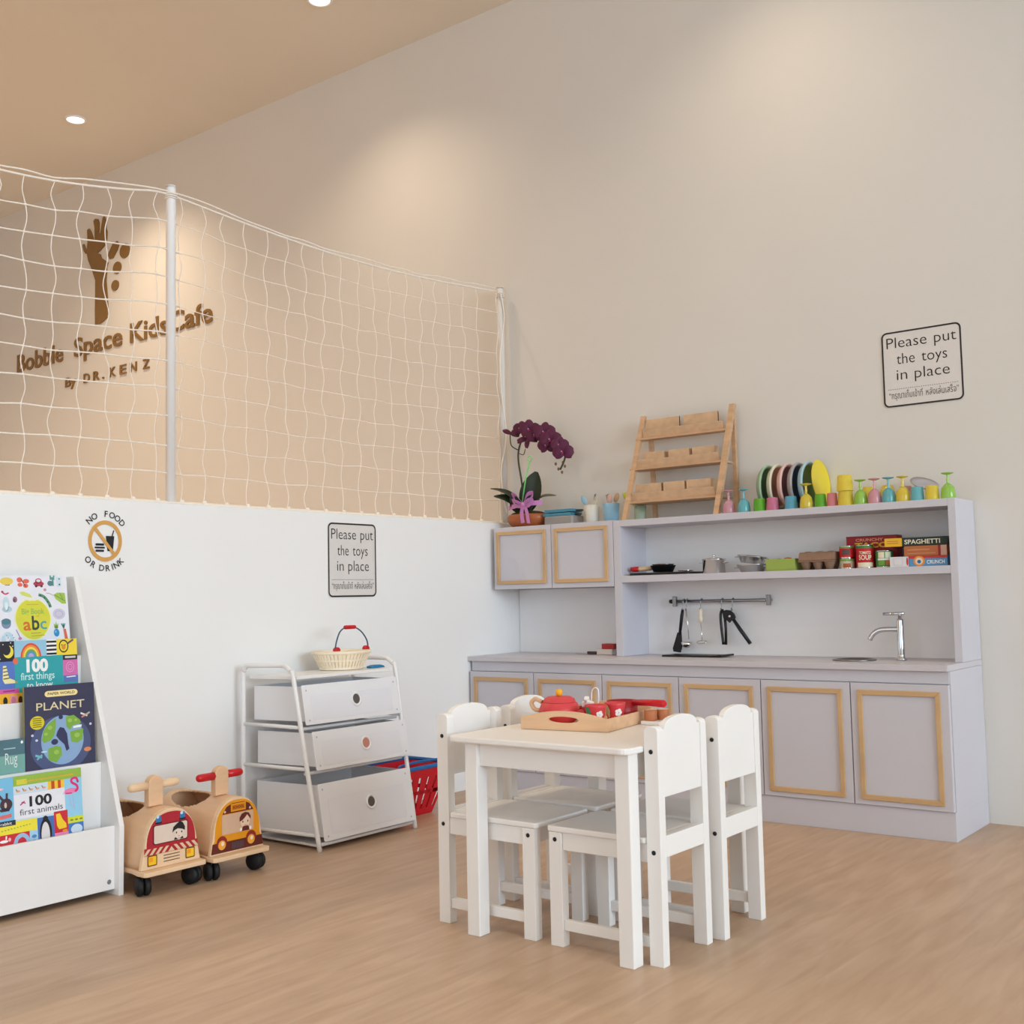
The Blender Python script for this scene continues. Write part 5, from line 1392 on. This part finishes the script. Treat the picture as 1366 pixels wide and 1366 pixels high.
def d_an(b, F, w, H):
    a = Art(b, F, w, H, -10, 1250, 0, 1630)
    sky = ink(150, 206, 236)
    a.rect(-10, 0, 220, 1000, ink(120, 190, 226)); a.rect(220, 40, 1250, 175, ink(150, 186, 70)); a.rect(-10, 0, 1250, 40, ink(150, 186, 70), 1); a.rect(-10, 0, 220, 175, ink(120, 190, 226), 2)
    a.line([(270, 108), (420, 108)], 70, ink(214, 210, 70), 2)
    for k in range(22):
        a.line([(380 + k * 34, 90), (397 + k * 34, 120), (414 + k * 34, 90)], 12, ink(236, 180, 60), 3)
    a.rect(220, 175, 980, 330, ink(206, 222, 236)); a.rect(730, 175, 975, 320, ink(246, 196, 50), 2); a.rect(780, 175, 830, 320, ink(196, 76, 30), 3); a.rect(880, 175, 925, 320, ink(196, 76, 30), 3)
    for k in range(5):
        a.ell(290 + 95 * k, 270, 28, 20, ink(226, 170, 130), 2); a.line([(275 + 95 * k, 265), (255 + 95 * k, 225)], 12, ink(120, 110, 90), 3)
    a.rect(980, 175, 1250, 880, sky)
    pk = ink(222, 44, 124); pk2 = ink(240, 130, 180)
    a.curve([(1190, 255), (1165, 180), (1100, 190), (1095, 250), (1170, 320), (1180, 390), (1140, 430)], 34, pk, 3)
    a.poly([(950, 450), (980, 380), (1060, 350), (1170, 370), (1180, 430), (1080, 460), (990, 440)], pk2, 2); a.line([(990, 440), (1090, 450)], 18, pk, 3); a.line([(1185, 235), (1195, 270)], 22, ink(90, 80, 90), 4)
    a.line([(1050, 460), (1060, 600), (1090, 700)], 9, ink(190, 170, 214), 2); a.line([(1100, 460), (1110, 640), (1120, 750)], 9, ink(190, 170, 214), 2)
    a.rect(220, 330, 980, 760, ink(232, 232, 240), 2)
    a.text('100', 445, 565, K_, w=335, size=250, lv=4, offset=.03); a.text('first animals', 300, 705, K_, w=640, size=155, lv=4, offset=-.004)
    a.line([(310, 520), (375, 460)], 18, ink(206, 60, 130), 4); a.line([(330, 470), (390, 500)], 14, ink(206, 60, 130), 4)
    br = ink(70, 50, 60)
    a.ell(110, 470, 88, 110, br, 3); a.line([(70, 390), (15, 300)], 34, br, 3); a.line([(120, 385), (125, 270)], 32, br, 3); a.ell(100, 480, 18, 50, ink(210, 190, 180), 4); a.poly([(0, 540), (170, 540), (150, 590), (30, 590)], br, 3)
    a.line([(-10, 690), (180, 670)], 50, ink(222, 110, 110), 3); a.ell(40, 190, 40, 20, ink(246, 190, 214), 3)
    a.rect(-10, 760, 235, 850, ink(34, 44, 66), 3); a.text('rabbit', 20, 830, W_, w=160, size=74, lv=4)
    yl = ink(240, 224, 60)
    a.rect(-10, 850, 545, 1000, yl, 3); a.rect(235, 790, 545, 850, yl, 3)
    for k in range(10):
        a.ell(40 + 44 * k, 925 - 5 * k, 14, 10, ink(150, 170, 90), 4)
    rd = ink(206, 40, 56)
    a.rect(-10, 1000, 430, 1630, rd, 3); a.curve([(130, 1250), (210, 1200), (250, 1090), (330, 1050), (400, 1130), (420, 1300)], 54, ink(160, 190, 226), 4)
    a.ell(60, 1110, 60, 26, W_, 4); a.line([(90, 1080), (95, 1020)], 20, W_, 4); a.ell(140, 1090, 20, 34, ink(246, 180, 190), 4)
    a.rect(430, 1000, 555, 1630, ink(166, 208, 236), 3)
    for k in range(4):
        a.ell(495, 1110 + 90 * k, 36, 30, ink(80, 140, 190), 4)
    a.rect(550, 800, 800, 1630, ink(70, 110, 180), 3); a.ell(670, 1080, 90, 260, K_, 4); a.ell(665, 1130, 64, 240, ink(226, 220, 222), 5); a.ell(670, 830, 38, 50, K_, 5)
    a.rect(800, 740, 1010, 1330, rd, 3); a.poly([(830, 790), (890, 780), (930, 900), (980, 980), (985, 1060), (870, 1070), (840, 1000)], ink(246, 206, 40), 4); a.ell(960, 1110, 40, 26, ink(240, 150, 40), 4)
    a.rect(800, 1130, 1010, 1630, ink(240, 140, 190), 4)
    a.rect(1010, 880, 1250, 1000, ink(214, 220, 50), 3)
    for k in range(3):
        a.ell(1070 + 72 * k, 945, 26, 16, ink(120, 140, 60), 4)
    a.rect(1010, 1000, 1250, 1630, ink(70, 120, 190), 3); a.ell(1140, 1120, 90, 90, ink(206, 224, 240), 4)
book(-2.775, .261, .1315, .248, .2555, .026, .0095, ink(206, 222, 236), ink(160, 190, 206), 'picture book of animals with black number and pink flamingo in the bottom pocket', d_an)

# ------------------------------------------------------------------ ride-on toys
def ride(ox, oy, label, rod_m, face):
    t = thing('ride_on_toy', label, 'ride-on toy', (ox, oy, 0), 0, 'wooden ride-on toys')
    T = Matrix.Translation((ox, oy, 0))
    b = MB(); b.M = T
    b.prism([(-.335, -.1), (-.06, -.1), (-.01, -.112), (.022, -.112), (.030, -.104), (.030, .104), (.022, .112), (-.01, .112), (-.06, .1), (-.335, .1)], M_BIRCHL, frame((0, 0, .062), (1, 0, 0), (0, 1, 0)), .014, .002)
    b.build('base_board', t)
    def arch(hw, top, n=28, zb=.0765):
        pts = []
        for i in range(n + 1):
            q = PI * i / n
            c_, s_ = math.cos(q), math.sin(q)
            yv = hw * (abs(c_) ** .86) * (1 if c_ >= 0 else -1); zv = zb + (top - zb) * (s_ ** .74)
            pts.append((yv, zv))
        return pts
    def flare(p):
        return [(y * (1.0 + .10 * max(0, (.13 - z) / .055)), z) for y, z in p]
    fa = flare(arch(.097, .247))
    b = MB(); b.M = T; b.prism(fa, M_BIRCHL, frame((-.014, 0, 0), (0, 1, 0), (0, 0, 1)), .014, .002)
    face(b, frame((ox, oy, 0), (0, 1, 0), (0, 0, 1)) if False else frame((0, 0, 0), (0, 1, 0), (0, 0, 1)))
    b.build('front_panel', t)
    # bent plywood shell with an oval saddle opening
    nx, na = 64, 80
    outer = arch(.0965, .248, na); inner = [(y * .94, .0765 + (z - .0765) * .965) for y, z in outer]
    vs = []; fs = []
    def keep(i, j):
        u = (i + .5) / nx; v = (j + .5) / na
        return ((u - .60) / .31) ** 2 + ((v - .61) / .135) ** 2 > 1
    for (L_) in (outer, inner):
        for i in range(nx + 1):
            x = -.0145 - .30 * i / nx
            for p in L_:
                vs.append((x, p[0], p[1]))
    S = (nx + 1) * (na + 1)
    idx = lambda k, i, j: k * S + i * (na + 1) + j
    K = {(i, j) for i in range(nx) for j in range(na) if keep(i, j)}
    for i, j in K:
        fs.append((idx(0, i, j), idx(0, i, j + 1), idx(0, i + 1, j + 1), idx(0, i + 1, j)))
        fs.append((idx(1, i, j), idx(1, i + 1, j), idx(1, i + 1, j + 1), idx(1, i, j + 1)))
        for di, dj, e in ((-1, 0, ((i, j), (i, j + 1))), (1, 0, ((i + 1, j), (i + 1, j + 1))), (0, -1, ((i, j), (i + 1, j))), (0, 1, ((i, j + 1), (i + 1, j + 1)))):
            if (i + di, j + dj) not in K:
                (a0, b0), (a1, b1) = e
                fs.append((idx(0, a0, b0), idx(0, a1, b1), idx(1, a1, b1), idx(1, a0, b0)))
    b = MB(); b.M = T; b.add(vs, fs, M_BIRCH, True); b.build('bent_body', t)
    b = MB(); b.M = T; b.prism([(y * .93, .0768 + (z - .0765) * .955) for y, z in outer], M_BIRCH, frame((-.311, 0, 0), (0, 1, 0), (0, 0, 1)), .010); b.build('rear_panel', t)
    b = MB(); b.M = T
    po = [(-.026, .249), (.026, .249), (.026, .318)] + [(.026 * math.cos(a * PI / 10), .318 + .024 * math.sin(a * PI / 10)) for a in range(1, 10)] + [(-.026, .318)]
    b.prism(po, M_BIRCH, frame((-.092, -.008, 0), (0, 1, 0), (0, 0, 1)), .026, .003); b.build('handle_post', t)
    for s_ in (-1, 1):
        b = MB(); b.M = T
        ys = [.0185, .07, .083, .088, .090]
        b.tube([(-.079, -.008 + s_ * y, .312) for y in ys], [.0128, .0128, .012, .009, .004], rod_m, 16); b.build('handle_bar', t)
    for x in (-.018, -.29):
        for s_ in (-1, 1):
            y = s_ * (.088 if x > -.1 else .078)
            b = MB(); b.M = T
            for k in (-1, 1):
                b.lathe([(0, .002 * k), (.024, .002 * k), (.0285, .006 * k), (.0285, .015 * k), (.022, .021 * k), (0, .022 * k)], M_BLKR, Matrix.Translation((x, y, .0288)) @ Matrix.Rotation(.35 * s_, 4, 'Z') @ Matrix.Rotation(PI / 2, 4, 'X'), 24)
            b.build('castor_wheel', t)
            b = MB(); b.M = T; b.tube([(x, y, .050), (x, y, .0615)], .0055, M_STEEL, 12); b.build('castor_stem', t)
    return t
def scaled(pts, k, cz=.15):
    return pts

def face_fire(b, F):
    pd = Pad(b, F, 1, 1, .0004)
    rd = ink(176, 34, 48); mar = ink(110, 14, 30); bl = ink(36, 124, 180); cr = ink(228, 208, 192)
    out = []
    for i in range(25):
        q = PI * i / 24; c_, s_ = math.cos(q), math.sin(q)
        out.append((.088 * abs(c_) ** .86 * (1 if c_ >= 0 else -1), .128 + (.238 - .128) * s_ ** .74))
    pd.poly([(.093, .122)] + out + [(-.093, .122)], rd, 1)
    pd.rrect(-.066, .146, .060, .205, .006, mar, 2); pd.rrect(-.062, .149, .057, .202, .006, cr, 3)
    for x in (-.046, .040):
        pd.rect(x - .012, .207, x + .012, .212, K_, 2); pd.rrect(x - .009, .211, x + .009, .231, .005, bl, 2); pd.ell(x - .003, .228, .005, .005, ink(206, 226, 236), 3)
    # striped bumper
    pd.rect(-.096, .118, .096, .140, rd, 2)
    for k in range(-4, 5):
        x = k * .0215
        d = .008 if k < 0 else (-.008 if k > 0 else 0)
        if k == 0:
            pd.poly([(-.012, .119), (.012, .119), (.0, .133)], M_PEACH, 3)
        else:
            pd.poly([(x - .006 - d, .119), (x + .005 - d, .119), (x + .005 + d, .137), (x - .006 + d, .137)], M_PEACH, 3)
    for x in (-.068, .068):
        pd.rrect(x - .017, .086, x + .017, .118, .003, ink(104, 70, 30), 3); pd.rrect(x - .0135, .0895, x + .0135, .1145, .002, ink(248, 196, 30), 4); pd.rrect(x - .011, .099, x + .002, .112, .002, ink(246, 158, 40), 5)
    for k in range(3):
        pd.line([(-.028, .092 + .009 * k), (.030, .092 + .009 * k)], .0024, ink(96, 60, 46), 3)
    # driver: dark hair, face, collar
    fx, fz = .026, .171
    pd.ell(fx, fz, .017, .019, ink(236, 214, 196), 5)
    pd.poly([(fx - .024, fz + .002), (fx - .02, fz + .018), (fx - .006, fz + .028), (fx + .004, fz + .033), (fx + .014, fz + .028), (fx + .022, fz + .014), (fx + .022, fz + .003), (fx + .012, fz + .008), (fx - .004, fz + .012), (fx - .016, fz + .008)], K_, 6)
    pd.ell(fx - .009, fz, .0022, .003, K_, 7); pd.ell(fx + .010, fz, .0022, .003, K_, 7); pd.line([(fx - .004, fz - .011), (fx + .003, fz - .011)], .0015, ink(190, 110, 100), 7)
    pd.ell(fx, fz - .021, .017, .011, K_, 4, 20, 0, 180); pd.ell(fx, fz - .019, .006, .004, ink(206, 190, 180), 6)
def face_bus(b, F):
    pd = Pad(b, F, 1, 1, .0004)
    yl = ink(232, 152, 18); br = ink(98, 34, 26); cr = ink(216, 178, 148)
    out = []
    for i in range(25):
        q = PI * i / 24; c_, s_ = math.cos(q), math.sin(q)
        out.append((.089 * abs(c_) ** .86 * (1 if c_ >= 0 else -1), .124 + (.240 - .124) * s_ ** .74))
    pd.poly([(.098, .105)] + out + [(-.098, .105)], yl, 1)
    pd.poly([(.1035, .082), (.098, .114), (-.098, .114), (-.1035, .082)], br, 2)
    pd.poly([(-.060, .200), (.064, .200), (.048, .222), (.026, .231), (-.022, .231), (-.044, .222)], br, 2)
    pd.rect(-.027, .204, .033, .229, yl, 3); pd.rect(-.022, .209, .028, .224, ink(206, 120, 20), 4); pd.text('SCHOOL', .003, .2125, br, w=.044, size=.012, lv=5, align='c', offset=.02)
    pd.rrect(-.062, .136, .064, .198, .004, cr, 3)
    for x in (-.062, .054):
        pd.ell(x, .113, .0205, .021, ink(150, 40, 34), 3); pd.ell(x, .106, .0145, .015, ink(240, 168, 60), 4); pd.ell(x + .002, .110, .006, .007, ink(250, 226, 196), 5)
    for k in range(8):
        pd.rect(-.022 + k * .006, .087, -.019 + k * .006, .108, ink(84, 76, 84), 3)
    for x in (-.05, .05):
        pd.ell(x, .207, .004, .004, ink(226, 190, 180), 3)
    fx, fz = .030, .168
    pd.ell(fx, fz, .019, .021, ink(240, 206, 178), 4)
    pd.poly([(fx - .023, fz + .000), (fx - .023, fz + .012), (fx - .014, fz + .024), (fx, fz + .028), (fx + .014, fz + .024), (fx + .022, fz + .012), (fx + .022, fz + .002), (fx + .012, fz + .014), (fx + .008, fz + .019), (fx - .004, fz + .008), (fx - .012, fz + .003)], br, 5)
    pd.ell(fx - .010, fz - .002, .0022, .0032, K_, 6); pd.ell(fx + .010, fz - .002, .0022, .0032, K_, 6); pd.line([(fx - .004, fz - .013), (fx + .004, fz - .013)], .0016, ink(190, 90, 80), 6)
    pd.poly([(fx - .020, .137), (fx + .022, .137), (fx + .010, .152), (fx - .008, .152)], br, 6); pd.ell(fx - .018, .143, .005, .006, ink(246, 236, 226), 7); pd.ell(fx + .020, .143, .005, .006, ink(246, 236, 226), 7)
ride(.372, -2.300, 'wooden ride-on fire engine with red face beside the book stand', M_BIRCHL, face_fire)
ride(.392, -2.064, 'wooden ride-on bus with yellow face and red handle bar', M_RED, face_bus)

# ------------------------------------------------------------------ light
def area(name, loc, rot, sx, sy, power, col):
    l = bpy.data.lights.new(name, 'AREA'); l.shape = 'RECTANGLE'; l.size = sx; l.size_y = sy; l.energy = power; l.color = col
    o = bpy.data.objects.new(name, l); COL.objects.link(o); o.location = loc; o.rotation_euler = rot
    return o
area('daylight_through_window', (XR + .25, (WY0 + WY1) / 2, (WZ0 + WZ1) / 2), (0, PI / 2, 0), WZ1 - WZ0, WY1 - WY0, P_WIN, (0.68, 0.85, 1.0))
area('rear_window_fill', ((VX0 + VX1) / 2, YF - .25, 2.15), (PI / 2, 0, 0), VX1 - VX0, 2.7, P_REAR, (0.70, 0.86, 1.0))  # added fill for faces turned to the viewpoint; no such window known
def spot(x, y, power, ang=84):  # makes the ceiling downlights and the added spots alike
    l = bpy.data.lights.new('downlight', 'SPOT'); l.energy = power; l.color = (1.0, .80, .57); l.spot_size = math.radians(ang + 25); l.spot_blend = 1.0; l.shadow_soft_size = .05
    o = bpy.data.objects.new('downlight_or_added_spot', l); COL.objects.link(o); o.location = (x, y, ZC - .02)
for x in (-2.948, -.731, 1.486, 3.70):
    spot(x, -.634, P_SPOT * (1.0 if x < -2 else (.48 if x < 0 else (.34 if x < 2 else .06))), 100)
for x in (-4.4, -2.2):  # unseen warm spots added to brighten the area behind the net
    for y in (-2.6, -5):
        spot(x, y, P_SPOT * 1.6, 120)
for x in (1.5, 4.0):
    spot(x, -3.4, P_SPOT * .42, 130)
w = bpy.data.worlds.new('sky'); SC.world = w; w.use_nodes = True
w.node_tree.nodes['Background'].inputs[0].default_value = (.86, .93, 1.0, 1)
w.node_tree.nodes['Background'].inputs[1].default_value = 0.6

# ------------------------------------------------------------------ camera
cam = bpy.data.cameras.new('camera'); cam.sensor_width = 36; cam.sensor_height = 36; cam.lens = 1519.39 / 1366 * 36
cam.clip_start = .05
co = bpy.data.objects.new('camera', cam); COL.objects.link(co)
yw, pt, rl = math.radians(37.7189), math.radians(4.27539), math.radians(-1.20652)
f = Vector((-math.sin(yw) * math.cos(pt), math.cos(yw) * math.cos(pt), math.sin(pt)))
rt = Vector((math.cos(yw), math.sin(yw), 0)); up = rt.cross(f)
r2 = rt * math.cos(rl) + up * math.sin(rl); u2 = up * math.cos(rl) - rt * math.sin(rl)
M = Matrix((r2, u2, -f)).transposed().to_4x4(); M.translation = Vector((3.3842, -4.45649, .87))
co.matrix_world = M
SC.camera = co
SC.view_settings.view_transform = 'Standard'
try:
    SC.view_settings.look = 'None'
except Exception:
    pass
SC.view_settings.gamma = 1.0
SC.view_settings.use_curve_mapping = False
SC.view_settings.exposure = EXPO
SC.cycles.max_bounces = 10
SC.cycles.diffuse_bounces = 6
SC.cycles.sample_clamp_indirect = 6
